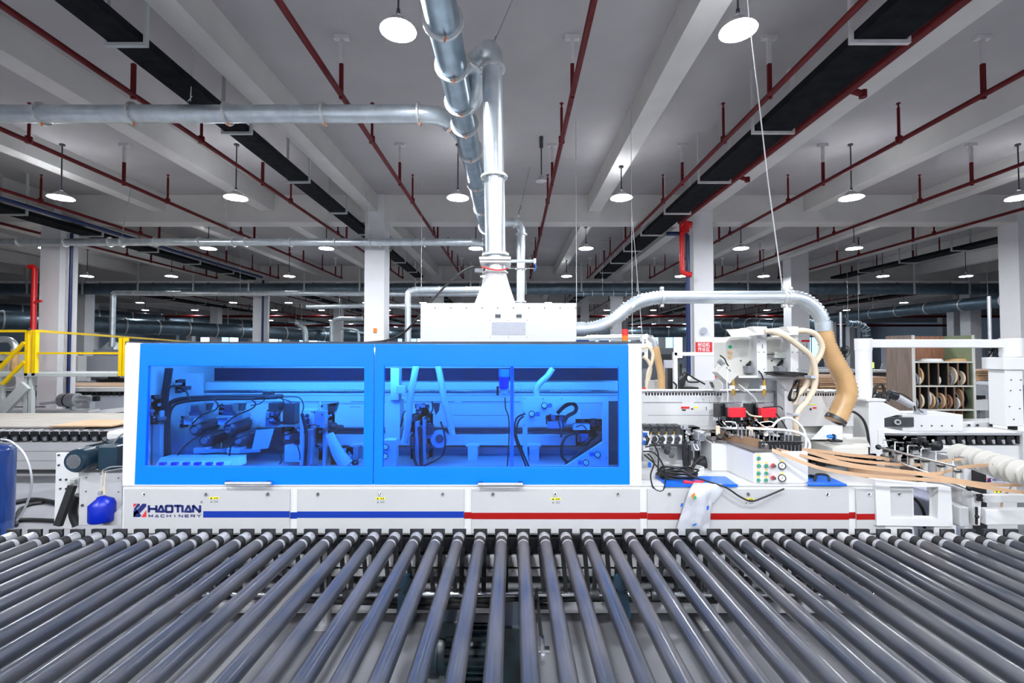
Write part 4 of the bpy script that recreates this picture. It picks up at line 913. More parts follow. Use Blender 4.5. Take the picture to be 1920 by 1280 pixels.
tag(hose('black_cable', [(1240, 886, 3.55), (1238, 878, 3.55), (1250, 874, 3.52), (1275, 880, 3.5), (1300, 893, 3.47), (1330, 903, 3.42), (1362, 914, 3.38), (1386, 930, 3.38), (1408, 939, 3.38), (1430, 933, 3.38), (1470, 916, 3.40)], .0065, 'rubber', None), 'long black cable drooping over the front edge above a warning label', 'cable')
# blue tray with coil of cable
tr = thing('blue_tray', 'blue sheet metal tray lying on the machine table under a cable coil', 'tray', on_z(1305, 900, ztab))
P_ = [on_z(1248, 910, ztab), on_z(1383, 910, ztab), on_z(1360, 894, ztab), on_z(1229, 893, ztab)]
build(MB().poly(P_, (0, 0, .006)), 'tray_sheet', 'bright_blue', tr)
build(MB().bar(P_[0], P_[3], .006, .03).bar(P_[0], P_[1], .006, .02), 'tray_lip', 'bright_blue', tr)
ck = thing('cable_coil', 'black cable coiled on the blue tray with two red plugs', 'cable', on_z(1275, 903, ztab))
c0 = on_z(1275, 902, ztab)
for k in range(7):
    r = .10+.012*(k % 3); cc = Vector(c0)+Vector((.01*(k % 2), .07, .02+.009*k))
    build(MB().sweep([cc+Vector((r*1.25*math.cos(a*.3+k), r*.75*math.sin(a*.3+k), .006*math.sin(a*.9+k))) for a in range(22)], .007, 6), 'cable_loop', 'rubber', ck)
for a, b_ in (((1282, 903), (1300, 905)), ((1302, 904), (1319, 903))): build(MB().cyl(W(*a, 3.47), W(*b_, 3.47), .014, .009, seg=10), 'plug', 'red_cover', ck)
bc = thing('blue_cover', 'blue hinged cover with black handle beside the control box', 'cover', on_z(1550, 905, ztab))
build(MB().poly([on_z(1514, 911, ztab), on_z(1588, 911, ztab), on_z(1548, 893, ztab), on_z(1514, 892, ztab)], (0, 0, .012)), 'cover_plate', 'bright_blue', bc)
build(MB().sweep(smooth_path([on_z(1527, 905, ztab)+Vector((0, 0, .01)), on_z(1529, 901, ztab)+Vector((0, 0, .035)), on_z(1535, 900, ztab)+Vector((0, 0, .045)), on_z(1552, 901, ztab)+Vector((0, 0, .04)), on_z(1555, 905, ztab)+Vector((0, 0, .01))], 5), .009, 8), 'handle', 'rubber', bc)
build(MB().ppoly([(1516, 891), (1524, 890), (1534, 896), (1520, 896)], 3.6, .02), 'lever', 'rubber', bc)
# control box
ybx = 3.5; zc1 = ZW(847, ybx)
pl = [(XW(1332, 3.86), 3.86), (XW(1361, 3.86), 3.86), (XW(1410, ybx), ybx), (XW(1512, ybx), ybx), (XW(1512, ybx), 4.2), (XW(1332, 3.86), 4.2)]
cbx = mp('control_box', MB().poly([(x, y, ztab) for x, y in pl][::-1], (0, 0, zc1-ztab)), 'white_paint', .004)
mp('magazine_plate', MB().poly([(x, y, zc1) for x, y in [(XW(1318, 4.1), 4.1), (XW(1335, 3.86), 3.86), (XW(1361, 3.84), 3.84), (XW(1408, ybx), ybx-.01), (XW(1460, ybx), ybx), (XW(1500, 3.9), 3.9), (XW(1500, 4.2), 4.2)]][::-1], (0, 0, .012)), 'slate_plate')
def btn(px, py, bright=False):
    g = mp('push_button', MB().cyl(W(px, py, ybx-.012), W(px, py, ybx), .0135, seg=16), 'chrome', parent=cbx)
    mp('button_cap', MB().cyl(W(px, py, ybx-.016), W(px, py, ybx-.012), .0105, seg=16), 'button_green', parent=cbx)
    mp('button_label', MB().pb(px-3, py-7, px+2.5, py-5, ybx-.002, .002), 'warning_yellow', parent=cbx)
for q in ((1423, 859), (1423, 873), (1437, 873), (1423, 887), (1437, 887), (1422.5, 900), (1436.5, 900)): btn(*q)
for py in (873, 896):
    mp('regulator_knob', MB().cyl(W(1450, py-.5, ybx-.02), W(1450, py-.5, ybx), .016, seg=16), 'sign_red', parent=cbx)
    mp('regulator_stem', MB().cyl(W(1452.5, py+.5, ybx-.07), W(1452, py, ybx-.02), .011, seg=12), 'dark_steel', parent=cbx)
    gauge(1466.5, py, ybx-.015, 6.8, cbx); mp('gauge_label', MB().pb(1463, py-9.5, 1470.5, py-7.8, ybx-.002, .002), 'warning_yellow', parent=cbx)
for q in ((1413.5, 849), (1413, 911), (1505, 911), (1336, 829), (1357, 829)): mp('cover_screw', MB().cyl(W(*q, ybx-.004 if q[0] > 1400 else 3.855), W(*q, ybx if q[0] > 1400 else 3.86), .004, seg=8), 'dark_steel', parent=cbx)
# band guide on the plate
za = zc1+.012
mp('guide_wall', MB().bar((XW(1335, 4.1), 4.05, za+.03), (XW(1424, 3.6), 3.6, za+.03), .01, .06), 'edge_band_dark')
mp('guide_wall', MB().bar((XW(1345, 4.15), 4.12, za+.035), (XW(1500, 3.75), 3.75, za+.035), .02, .05), 'dark_steel')
mp('clamp_bar', MB().pb(1426, 828, 1506, 831, 3.56, .03).pb(1426, 829, 1428.5, 846, 3.56, .03).pb(1426, 844, 1446, 846, 3.56, .03), 'dark_steel')
for k in range(9):
    px = 1443+k*7.1
    cl = mp('band_clamp', MB().cyl(W(px, 832, 3.54), W(px, 845, 3.54), .012, seg=10).pb(px-3, 828, px+3, 832, 3.53, .03), 'black_plastic')
    mp('clamp_post', MB().pb(px-2.6, 834, px-1.4, 845, 3.52, .01), 'steel', parent=cl)
    if k in (0, 1, 2, 5, 6, 4): mp('clamp_rod', MB().cyl(W(px, 829, 3.56), W(px, 809, 3.56), .0045, seg=8), 'chrome', parent=cl)
cluster('valve_block', 1335, 805, 1420, 832, 3.8, 14, ['chrome', 'dark_steel', 'slate_plate'], 41, .25)
cluster('valve_block', 1395, 812, 1470, 840, 3.68, 10, ['chrome', 'dark_steel', 'cream_paint'], 42, .15)
for k, px in enumerate((1384, 1391, 1399, 1408, 1414, 1422, 1432)):
    mp('guide_post', MB().cyl(W(px, 795+k*4, 3.8-k*.03), W(px, 818+k*3.5, 3.8-k*.03), .006, seg=8).cyl(W(px, 812+k*3.5, 3.8-k*.03), W(px, 818+k*3.5, 3.8-k*.03), .011, seg=10), 'chrome')
for px, py in ((1346, 805), (1408, 810)): mp('cream_roller', MB().cyl(W(px, py-7, 3.78), W(px, py+7, 3.78), .016, seg=12), 'cream_hose')
mp('mirror_plate', MB().ppoly([(1432, 806), (1449, 806), (1453, 824), (1436, 820)], 3.85, .01), 'chrome')
# red covered glue heads
for n, px in enumerate((1369, 1427)):
    g = mp('glue_head', MB().pb(px-18, 759, px-4, 785, 4.05, .15).pb(px-6, 758, px+20, 790, 3.99, .12), 'black_plastic', .004)
    mp('red_cover', MB().pb(px, 764.5, px+29.5, 782.5, 3.93, .05), 'red_cover', .003, parent=g)
    mp('top_plate', MB().ppoly([(px-5, 757), (px+20, 757), (px+20, 764), (px-5, 764)], 3.96, .04), 'mid_grey', parent=g)
    mp('supply_tube', MB().cyl(W(px+5, 735, 4.0), W(px+5, 759, 4.0), .003, seg=6), 'chrome', parent=g)
    nz = mp('brass_valve', MB().cyl(W(px+6, 712, 4.0), W(px+6, 742, 4.0), .012, seg=12).cyl(W(px+6, 719, 4.0), W(px+6, 728, 4.0), .02, seg=6).cyl(W(px+6, 731, 4.0), W(px+6, 738, 4.0), .017, seg=8), 'brass')
    mp('white_nut', MB().pb(px+1, 723, px+9, 729, 3.97, .03), 'paper_white', parent=nz)
cluster('valve_block', 1345, 782, 1400, 800, 3.95, 9, ['black_plastic', 'chrome', 'dark_steel'], 51, .1)
cluster('valve_block', 1402, 784, 1455, 804, 3.95, 9, ['black_plastic', 'chrome', 'copper'], 52, .1)
hose('copper_tube', [(1399, 770), (1405, 777), (1415, 780), (1428, 781)], .007, 'cream_hose', em, 3.9)
for pts, r, m in (([(1350, 770), (1347, 785), (1352, 795), (1365, 798)], .005, 'rubber'), ([(1455, 775), (1463, 785), (1470, 795), (1479, 812)], .006, 'rubber'), ([(1430, 764), (1460, 762), (1468, 768)], .005, 'rubber'), ([(1400, 775), (1412, 790), (1422, 808), (1440, 826)], .006, 'rubber'),
                  ([(1400, 802), (1430, 804), (1470, 806), (1500, 812), (1515, 825), (1518, 838), (1512, 846)], .011, 'paper_white'), ([(1448, 800), (1460, 787), (1478, 783), (1495, 792), (1508, 808), (1511, 830), (1508, 845)], .009, 'paper_white'),
                  ([(1355, 790), (1365, 800), (1380, 803), (1378, 792), (1360, 790)], .004, 'paper_white'), ([(1420, 790), (1435, 800), (1452, 797), (1445, 790), (1425, 792)], .004, 'paper_white'), ([(1365, 690), (1363, 720), (1365, 740), (1364, 752)], .003, 'paper_white'), ([(1385, 720), (1400, 732), (1415, 745), (1420, 754)], .003, 'paper_white')):
    hose('air_hose', pts, r, m, em, 3.78)
# glue tank cabinet
gc = thing('glue_cabinet', 'white glue tank cabinet with sloping visors and coloured buttons', 'cabinet', W(1430, 800, 4.1))
YG = 4.1
def gp(name, mb, m, bevel=0, parent=gc): return build(mb, name, m, parent, bevel)
for n, (a, c_) in enumerate(((1362, 1419), (1438, 1482))):
    gp('face_plate', MB().ppoly([(a-1 if n == 0 else a, 641), (a+8 if n == 0 else a, 631), (c_, 631), (c_, 706 if n == 0 else 697), (a+18 if n == 0 else a, 706 if n == 0 else 697), (a, 688)], YG+.03, .25), 'cream_paint', .002)
    gp('visor', MB().poly([W(a+1, 618, YG-.12), W(c_+1, 615.5, YG-.12), W(c_+9, 627, YG-.22), W(a+11, 632, YG-.22)], (0, .02, .004)), 'cream_paint')
    s = c_
    gp('divider_post', MB().pb(s, 612, s+(19 if n == 0 else 15), 706, YG-.1, .3), 'white_paint', .003)
    gp('visor_top', MB().ppoly([(s-8, 611.5), (s+(19 if n == 0 else 15), 612), (s+(19 if n == 0 else 15), 628), (s+2, 628)], YG-.2, .1), 'white_paint', .002)
    for dx, dy in ((4, 616), (4, 640), (4, 660), (4, 700), (15, 616), (15, 660), (15, 692)): gp('plate_screw', MB().cyl(W(s+dx*.9, dy, YG-.104), W(s+dx*.9, dy, YG-.1), .0045, seg=8), 'dark_steel')
    c0 = 1405 if n == 0 else 1463
    gp('slot_handle', MB().cyl(W(c0-4, 685, YG-.02), W(c0+6, 675, YG+.03), .014, seg=10), 'black_plastic')
    gp('valve_box', MB().pb(c0-2, 688, c0+11, 699, YG-.06, .08).pb(c0-4, 686, c0+4, 690, YG-.05, .08), 'mid_grey', .003)
    for q in ((c0+5, 644), (c0+14 if n else c0+15, 653), (c0-16, 676)): gp('plate_screw', MB().cyl(W(*q, YG+.024), W(*q, YG+.03), .008, seg=8), 'dark_steel')
for py, m in ((650, 'button_green'), (660, 'tan_hose'), (669, 'tan_hose')): gp('indicator', MB().cyl(W(1369, py, YG+.015), W(1369, py, YG+.03), .0155, seg=18), m)
text('post_number', '1', 1429, 653, 8, YG-.103, 'black_plastic', gc)
gp('led_box', MB().pb(1452, 659, 1473, 671, YG-.03, .05), 'grey_steel_paint', .003); gp('led', MB().pb(1456, 663, 1458, 664.5, YG-.033, .003).pb(1463, 663, 1465, 664.5, YG-.033, .003), 'warning_yellow')
hose('lead', [(1473, 668), (1484, 668), (1489, 664), (1485, 660), (1481, 663)], .004, 'rubber', gc, YG-.03)
hose('lead', [(1438, 664), (1446, 664), (1452, 664)], .004, 'rubber', gc, YG-.03)
hose('lead', [(1422, 695), (1428, 702), (1431, 712)], .006, 'rubber', gc, YG-.12)
gp('tilted_box', MB().ppoly([(1345, 698), (1359, 683), (1383, 703), (1368, 720)], YG-.1, .12), 'cream_paint', .002)
gp('box_slots', MB().obox(W(1366, 692, YG-.103), (.05, .003, .006), (0, .7, 0)), 'black_plastic')
gp('handle_pad', MB().obox(W(1352, 680, YG-.05), (.06, .03, .03), (0, .8, 0)), 'mid_grey')
hose('lead', [(1350, 666), (1358, 672), (1362, 680), (1366, 686)], .006, 'rubber', gc, YG-.06)
gp('spare_spool', MB().cyl(W(1343, 723, 4.15), W(1343, 723, 4.22), .045, seg=20), 'spool_white'); gp('spare_spool', MB().cyl(W(1390, 718, 4.2), W(1390, 718, 4.3), .065, seg=20), 'spool_white')
gp('spool_stand', MB().ppoly([(1332, 716), (1336, 716), (1340, 726), (1337, 727)], 4.1, .03), 'dark_steel')
gp('platform', MB().pb(1385, 704, 1522, 708.5, YG-.1, .4), 'white_paint', .003)
gp('gusset', MB().ppoly([(1455, 708), (1494, 708), (1483, 731), (1474, 731)], YG-.02, .02), 'white_paint')
gp('gusset', MB().ppoly([(1424, 708), (1438, 708), (1428, 715)], YG-.02, .02), 'cream_paint')
gp('column', MB().pb(1471.5, 716, 1488, 838, YG, .12), 'white_paint', .004); gp('flank_shade', MB().box(XW(1471, YG)-.001, XW(1471, YG)+.004, YG+.002, YG+.3, ztab, ZW(716, YG)), 'mid_grey')  # grey sheet paints the darker, shaded left side of the white column
for k in range(6):
    r = .012
    gp('cable_loop', MB().sweep([W(1433+k*3, 698+k*.8, YG-.12), W(1455+k*4, 697+k, YG-.14), W(1490+k*2, 698+k, YG-.14), W(1514, 700+k*.6, YG-.12), W(1490, 705-k*.3, YG-.16), W(1455, 704, YG-.16), W(1436+k*2, 700, YG-.14)], .006, 6), 'rubber')
for k in range(7):
    gp('hanging_loop', MB().sweep(smooth_path(wpts([(1496-k, 712), (1484-k*.8+k, 730), (1478+k*.7, 745), (1481+k, 751), (1486+k, 748), (1493+k*.6, 735), (1500-k*.5, 712)], YG-.12-.008*k), 4), .006, 6), 'rubber')
def cr(name, pts, r, pitch, m, label, Y=3.9):
    h = build(corrugated(MB(), wpts(pts, Y), r, pitch, .22, 12), name, m); return tag(h, label, 'hose', 'cream ribbed hoses')
cr('cream_hose', [(1433, 621), (1450, 622), (1475, 632), (1500, 650), (1520, 668), (1528, 690), (1529, 706), (1526, 728), (1512, 752), (1497, 770), (1492, 790), (1494, 815), (1500, 835)], .023, .019, 'cream_hose', 'cream ribbed hose from the first visor, arching low beside the white column')
cr('cream_hose', [(1492, 621), (1508, 620), (1528, 626), (1541, 646), (1538, 664), (1527, 682), (1519, 705), (1510, 725), (1494, 742), (1490, 758)], .023, .019, 'cream_hose', 'cream ribbed hose from the second visor, curling highest beside the brown hose', 3.96)
gp('hose_coupling', MB().cyl(W(1429, 621, 3.92), W(1436, 621, 3.92), .02, seg=10).cyl(W(1486, 621, 3.95), W(1493, 621, 3.95), .02, seg=10), 'dark_steel')
gp('hose_strap', MB().pb(1521, 704, 1531, 709, 3.86, .09), 'label_grey')
mp('hose_strap', MB().pb(1487, 776, 1500, 779, 3.86, .09), 'label_grey')
# brown hose socket, white wedge table behind
mp('hose_socket', MB().add([W(1520, 824, 4.0), W(1580, 824, 4.0), W(1580, 797, 4.0), W(1545, 797, 4.0), W(1520, 824, 4.35), W(1580, 824, 4.35), W(1580, 797, 4.35), W(1545, 797, 4.35)], [(0, 1, 2, 3), (4, 7, 6, 5), (0, 4, 5, 1), (1, 5, 6, 2), (2, 6, 7, 3), (3, 7, 4, 0)]), 'white_paint', .003)
mp('mid_housing', MB().pb(1500, 797, 1600, 824, 4.36, .4), 'cream_paint', .003)
zw = ZW(838, 3.85)
mp('wedge_table', MB().poly([(XW(1520, 4.1), 4.1, zw), (XW(1562, 3.8), 3.8, zw), (XW(1628, 3.85), 3.85, zw), (XW(1628, 4.2), 4.25, zw), (XW(1540, 4.2), 4.25, zw)], (0, 0, .012)).pb(1561, 839, 1628, 852, 3.8, .25).poly([(XW(1518, 4.1), 4.1, zw-.07), (XW(1561, 3.8), 3.8, zw-.07), (XW(1561, 3.8), 3.8, zw), (XW(1518, 4.1), 4.1, zw)], (0, .03, 0)), 'cream_paint', .002)
mp('blue_knob', MB().ball(W(1557, 818, 3.9), .02, sc=(1.6, 1, .8)).cyl(W(1565, 823, 3.9), W(1565, 815, 3.9), .012, seg=8), 'cyan_blue')
mp('clamp_lever', MB().pb(1560, 825, 1580, 829, 3.88, .06).pb(1563, 814, 1566, 826, 3.88, .02), 'black_plastic')
cluster('valve_block', 1520, 850, 1640, 880, 3.95, 16, ['black_plastic', 'rubber', 'dark_steel'], 61, .2, 1.6)
mp('dark_backdrop', MB().pb(1515, 850, 1640, 884, 4.3, .1), 'rubber')  # solid black block added as a dark backdrop behind the edge bands
mp('end_disc', MB().cyl((XW(1650, 3.72), 3.74, ztab), (XW(1650, 3.72), 3.74, ztab+.03), .21, seg=36), 'edge_band_dark')
# pedestal, post and boom
bo = thing('boom_stand', 'white pedestal with round post carrying the long horizontal boom', 'stand', W(1625, 880, 4.3))
YB2 = 4.25
def bp_(name, mb, m, bevel=0, parent=bo): return build(mb, name, m, parent, bevel)
zp = ZW(752, YB2)
bp_('pedestal', MB().poly([(XW(1627, YB2), YB2, ztab), (XW(1656, YB2), YB2, ztab), (XW(1656, YB2), YB2, ZW(784, YB2)), (XW(1687, YB2), YB2, ZW(776, YB2)), (XW(1684, YB2), YB2, ZW(769, YB2)), (XW(1652, YB2), YB2, zp), (XW(1627, YB2), YB2, zp)], (0, .3, 0)), 'white_paint', .004)
bp_('pedestal_top', MB().box(XW(1622, YB2), XW(1658, YB2), YB2-.01, YB2+.32, zp, zp+.02), 'white_paint', .003)
bp_('gusset', MB().ppoly([(1647, 805), (1655, 805), (1665, 838), (1647, 838)], YB2-.01, .01), 'white_paint')
bp_('post', MB().cyl((XW(1619, 4.4), 4.4, zp), (XW(1619, 4.4), 4.4, ZW(656, 4.4)), .066, seg=24).cyl((XW(1619, 4.4), 4.4, ZW(656, 4.4)), (XW(1619, 4.4), 4.4, ZW(634.5, 4.4)), .07, seg=24), 'white_paint')
bp_('boom', MB().pb(1625, 636, 1895, 651.5, 4.34, .1), 'white_paint', .006)
bp_('joint', MB().cyl((XW(1896, 4.35), 4.35, ZW(669, 4.35)), (XW(1896, 4.35), 4.35, ZW(634, 4.35)), .082, seg=24).cyl((XW(1893, 4.35), 4.35, ZW(676, 4.35)), (XW(1893, 4.35), 4.35, ZW(668, 4.35)), .066, seg=24), 'white_paint')
bp_('boom_head', MB().pb(1882, 670, 1925, 693, 4.2, .2), 'white_paint', .006)
hb = bp_('panel_box', MB().pb(1885, 692, 1919, 799, 4.22, .15), 'white_paint', .005)
for q in ((1896, 712), (1914, 712), (1895, 732), (1913, 731), (1893, 762), (1912, 766), (1901, 786)): bp_('box_bolt', MB().cyl(W(*q, 4.214), W(*q, 4.22), .006, seg=8), 'dark_steel', parent=hb)
bp_('cable_gland', MB().pb(1900, 799, 1908, 806, 4.25, .05), 'black_plastic')
tag(hose('black_cable', [(1589, 770), (1603, 773), (1617, 785), (1625, 803), (1629, 830), (1628, 850)], .011, 'rubber', None, 4.2), 'black cable curving down along the pedestal side', 'cable')
tag(build(MB().sweep(smooth_path(wpts([(1633, 748), (1640, 728), (1652, 720), (1658, 732), (1655, 745), (1668, 742), (1675, 738)], 4.35), 5), .012, 8), 'black_cable', 'rubber'), 'black cable loop standing on the pedestal beside the post', 'cable')
tag(build(MB().pb(1633, 730, 1644, 745, 4.45, .08).ppoly([(1634, 750), (1648, 734), (1656, 740), (1640, 752)], 4.4, .04), 'junction_box', 'dark_steel'), 'dark junction bracket on top of the pedestal', 'box')
# inclined pneumatic cylinder, slide rail unit
sl = thing('slide_unit', 'white slide unit with black end block and a tilted silver cylinder', 'machine part', W(1750, 808, 4.4))
def sp_(name, mb, m, bevel=0, parent=sl): return build(mb, name, m, parent, bevel)
sp_('slide_housing', MB().pb(1692, 777, 1806, 808, 4.4, .3), 'white_paint', .004)
sp_('end_block', MB().pb(1648, 782, 1714, 800, 4.38, .18), 'dark_steel', .004)
sp_('block_boss', MB().cyl(W(1683, 791, 4.36), W(1683, 791, 4.38), .026, seg=16), 'steel'); sp_('boss_bolt', MB().cyl(W(1684, 791, 4.35), W(1684, 791, 4.37), .014, seg=6), 'black_plastic')
sp_('top_plate', MB().pb(1650, 774, 1700, 778, 4.42, .2), 'white_paint', .002)
sp_('slide_bar', MB().pb(1806, 791, 1862, 801, 4.42, .04), 'white_paint', .003)
for px in (1817, 1833, 1858): sp_('bar_bolt', MB().cyl(W(px, 797, 4.4), W(px, 797, 4.42), .012, seg=8), 'black_plastic')
for px in (1728, 1747, 1766, 1785): sp_('housing_screw', MB().cyl(W(px, 798, 4.394), W(px, 798, 4.4), .008, seg=8), 'dark_steel')
cy = sp_('pneumatic_cylinder', MB().cyl(W(1679, 742, 4.35), W(1709, 759, 4.35), .034, seg=8), 'aluminium')
sp_('cylinder_head', MB().cyl(W(1667, 739, 4.35), W(1680, 743, 4.35), .042, .04, seg=14).cyl(W(1665, 742, 4.35), W(1662, 752, 4.35), .02, seg=8), 'black_plastic', parent=cy)
sp_('piston_rod', MB().cyl(W(1709, 759, 4.35), W(1730, 773, 4.35), .01, seg=8), 'chrome', parent=cy)
sp_('rod_bracket', MB().pb(1726, 768, 1738, 778, 4.4, .08), 'label_grey', parent=cy)
hose('air_hose', [(1669, 738), (1690, 738), (1710, 752), (1716, 770)], .006, 'rubber', sl, 4.33)
# ---- roller table behind on the right
rt = thing('roller_table', 'grey topped table edge with black roller brackets beyond the band rollers', 'conveyor', W(1780, 900, 5.4))
YR = 5.4
build(MB().box(XW(1650, YR), XW(1905, YR)+.3, YR, YR+1.1, ZW(816, YR), ZW(811, YR)), 'table_sheet', 'aluminium', rt, .003)
build(MB().box(XW(1650, YR), 6.6, YR+.03, YR+.08, ZW(862, YR), ZW(836, YR)), 'side_beam', 'white_paint', rt)
build(MB().box(XW(1650, YR), 6.6, YR+.09, YR+1.0, ZW(868, YR), ZW(817, YR)), 'dark_interior', 'black_plastic', rt)
for k in range(9):
    px = 1757+k*18.7
    g = build(MB().ppoly([(px, 817), (px+14, 817), (px+15, 832), (px+5, 832), (px, 826)], YR+.02, .06), 'roller_bracket', 'black_plastic', rt)
    build(MB().ppoly([(px+9, 825), (px+15, 824), (px+16, 832), (px+12, 832)], YR+.01, .01), 'bracket_lip', 'aluminium', g)
build(MB().box(XW(1911, YR), XW(1911, YR)+.6, YR-.02, YR+1.0, .3, ZW(807, YR)), 'end_cabinet', 'white_paint', rt, .01)
build(MB().box(XW(1700, YR), XW(1760, YR), YR-.2, YR-.05, ZW(862, YR-.2), ZW(838, YR-.2)), 'switch_box', 'white_paint', rt, .01)
for px in (1680, 1860): build(MB().box(XW(px, YR), XW(px, YR)+.1, YR+.1, YR+.2, 0, ZW(862, YR)), 'leg', 'white_paint', rt)
build(MB().ball(W(1757, 836, 4.9), .05).cyl(W(1757, 836, 4.9), W(1740, 835, 5.1), .012, seg=8), 'star_knob', 'black_plastic', rt)
cluster('valve_block', 1655, 818, 1750, 860, 5.05, 16, ['black_plastic', 'white_paint', 'dark_steel'], 71, .15, 1.5, rt)
# electrical cabinet with lettering
ec = thing('control_cabinet', 'light grey control cabinet with a blue logo under the white band rollers', 'cabinet', W(1870, 960, 4.6))
build(MB().box(XW(1806, 4.7), XW(1838, 4.6), 4.72, 5.2, .1, ZW(862, 4.7)), 'side_body', 'white_paint', ec)
build(MB().box(XW(1842, 4.6), XW(1900, 4.6), 4.6, 5.1, .1, ZW(884, 4.6)), 'body', 'cabinet_paint', ec, .005)
build(MB().box(XW(1838, 4.6), XW(1841.5, 4.6), 4.59, 5.1, .1, ZW(884, 4.6)), 'door_gap', 'black_plastic', ec)
YE = 4.597
build(MB().ppoly([(1850, 903), (1855, 896), (1860, 896), (1852, 904)], YE, .002).ppoly([(1852, 904), (1857, 898), (1859, 904), (1855, 904)], YE, .002), 'logo', 'navy_print', ec); build(MB().ppoly([(1851, 896), (1855, 896), (1851, 900)], YE-.001, .002).ppoly([(1859, 900), (1859, 904), (1856, 904)], YE-.001, .002), 'logo_accent', 'sign_red', ec)
text('lettering', 'HOYNEN', 1861.5, 902, 5.6, YE, 'navy_print', ec, 28, .03)
text('small_lettering', 'INTELLIGENT', 1863, 905.5, 1.6, YE, 'navy_print', ec, 24)
wl = build(MB().pb(1864, 919.5, 1880, 923.5, YE, .002), 'warning_label', 'warning_yellow', ec); build(MB().pb(1868, 920.5, 1870.5, 922.5, YE-.002, .002).pb(1875, 920.5, 1878, 922.5, YE-.002, .002), 'pictogram', 'black_plastic', wl)
text('small_lettering', 'i o', 1850, 925, 3, YE, 'dark_steel', ec)
# ---- band guide rack
gr = thing('band_guide_rack', 'slanted rack of six wire loops and white rollers guiding the tan bands', 'rack', W(1730, 980, 3.8))
A0 = (1647, 838, 3.95); A1 = (1792, 874, 3.45); B0 = (1652, 853, 3.95); B1 = (1818, 917, 3.40)
build(MB().cyl(W(*A0), W(*A1), .009, seg=10), 'upper_bar', 'steel', gr); build(MB().cyl(W(*B0), W(*B1), .011, seg=10), 'lower_bar', 'steel', gr)
build(MB().ball(W(*A0), .022).ball(W(1817, 915, 3.4), .02), 'bar_knob', 'black_plastic', gr)
for k, (px, pt, rx, ry) in enumerate(((1656, 825, 1662, 842), (1678, 829, 1685, 846), (1702, 835, 1709, 852), (1727, 841, 1735, 861), (1755, 848, 1764, 870), (1787, 857, 1795, 880))):
    Yk = 3.93-.085*k; g = 1+.07*k
    build(MB().sweep([W(px, pt+30*g, Yk), W(px, pt+1, Yk), W(px+1, pt, Yk), W(px+10*g, pt, Yk+.02), W(px+15*g, pt+.5, Yk+.05)], .0055, 7), 'wire_loop', 'chrome', gr)
    r_ = build(MB().cyl(W(rx, ry, Yk), W(rx, ry+22*g, Yk), .0155, seg=14), 'guide_roller', 'spool_white', gr)
    build(MB().cyl(W(rx+3, ry-1, Yk), W(rx+3, ry+3, Yk), .014, seg=8).cyl(W(rx-6, ry+3, Yk-.02), W(rx+8, ry+4, Yk-.02), .007, seg=8), 'roller_clamp', 'black_plastic', r_)
# white open frame in front
fr2 = thing('support_frame', 'white plate frame with a rounded window in front of the bucket', 'frame', W(1715, 985, 3.42))
build(MB().ring([W(x, y, 3.42) for x, y in ((1641, 899), (1783, 913), (1787, 987), (1644, 985))], [W(x, y, 3.42) for x, y in ((1669, 912), (1759.5, 913), (1758, 973), (1671, 970))], (0, .07, 0)), 'frame_plate', 'white_paint', fr2, .008)
build(MB().box(XW(1650, 3.45), XW(1700, 3.45), 3.43, 3.48, .0, ZW(985, 3.43)), 'leg', 'white_paint', fr2); build(MB().box(XW(1740, 3.45), XW(1780, 3.45), 3.43, 3.48, .0, ZW(985, 3.43)), 'leg', 'white_paint', fr2)
bk = thing('bucket', 'large pale lavender bucket behind the white plate frame', 'bucket', (XW(1752, 4.0), 4.0, 0))
xb = XW(1750, 4.0)
build(MB().sweep([(xb, 4.0, .25), (xb, 4.0, ZW(935, 4.0)), (xb, 4.0, ZW(934, 4.0)), (xb, 4.0, ZW(927, 4.0)), (xb, 4.0, ZW(926, 4.0)), (xb, 4.0, ZW(914, 4.0))], [.145, .17, .18, .18, .172, .178], 28), 'bucket_body', 'lavender_plastic', bk)
build(MB().box(xb-.2, xb+.2, 3.85, 4.2, 0, .25), 'base_block', 'mid_grey', bk)
tag(hose('black_cable', [(1715, 935), (1722, 942), (1730, 955), (1734, 972), (1733, 990)], .011, 'rubber', None, 3.7), 'black hoses hanging in front of the pale bucket', 'cable')
# right stand of the band rollers
rs = thing('band_roller_stand', 'white upright stand with two cross bars holding the band rollers', 'stand', W(1860, 985, 3.45))
build(MB().ppoly([(1822, 921), (1841, 925), (1838, 985), (1826, 985)], 3.46, .06), 'upright', 'white_paint', rs, .004)
build(MB().ppoly([(1804, 916), (1822, 920), (1822, 950), (1804, 946)], 3.5, .3), 'side_cheek', 'cabinet_paint', rs, .004)
build(MB().pb(1800, 950, 1818, 988, 3.44, .12), 'lower_block', 'cabinet_paint', rs, .01)
for k, py in enumerate((929, 936)): build(MB().cyl(W(1833, py, 3.43), W(1840, py, 3.43), .014, seg=8), 'bolt', 'black_plastic', rs)
build(MB().box(XW(1841, 3.46), 3.9, 3.46, 3.5, ZW(942, 3.46), ZW(928, 3.46)), 'cross_bar', 'white_paint', rs, .003)
build(MB().box(XW(1841, 3.46), 3.9, 3.46, 3.52, ZW(984, 3.46), ZW(955, 3.46)), 'cross_bar', 'white_paint', rs, .006)
build(MB().cyl(W(1831, 950, 3.44), W(1831, 983, 3.44), .008, seg=8).ball(W(1832, 968, 3.43), .014), 'adjusting_rod', 'black_plastic', rs)
build(MB().box(3.84, 3.9, 3.46, 3.5, 0, ZW(860, 3.46)), 'upright', 'white_paint', rs)
a = W(1800, 852, 4.0); c_ = W(1975, 905, 3.05); ax = (c_-a)
build(MB().cyl(a, c_, .012, seg=10), 'axle', 'steel', rs)
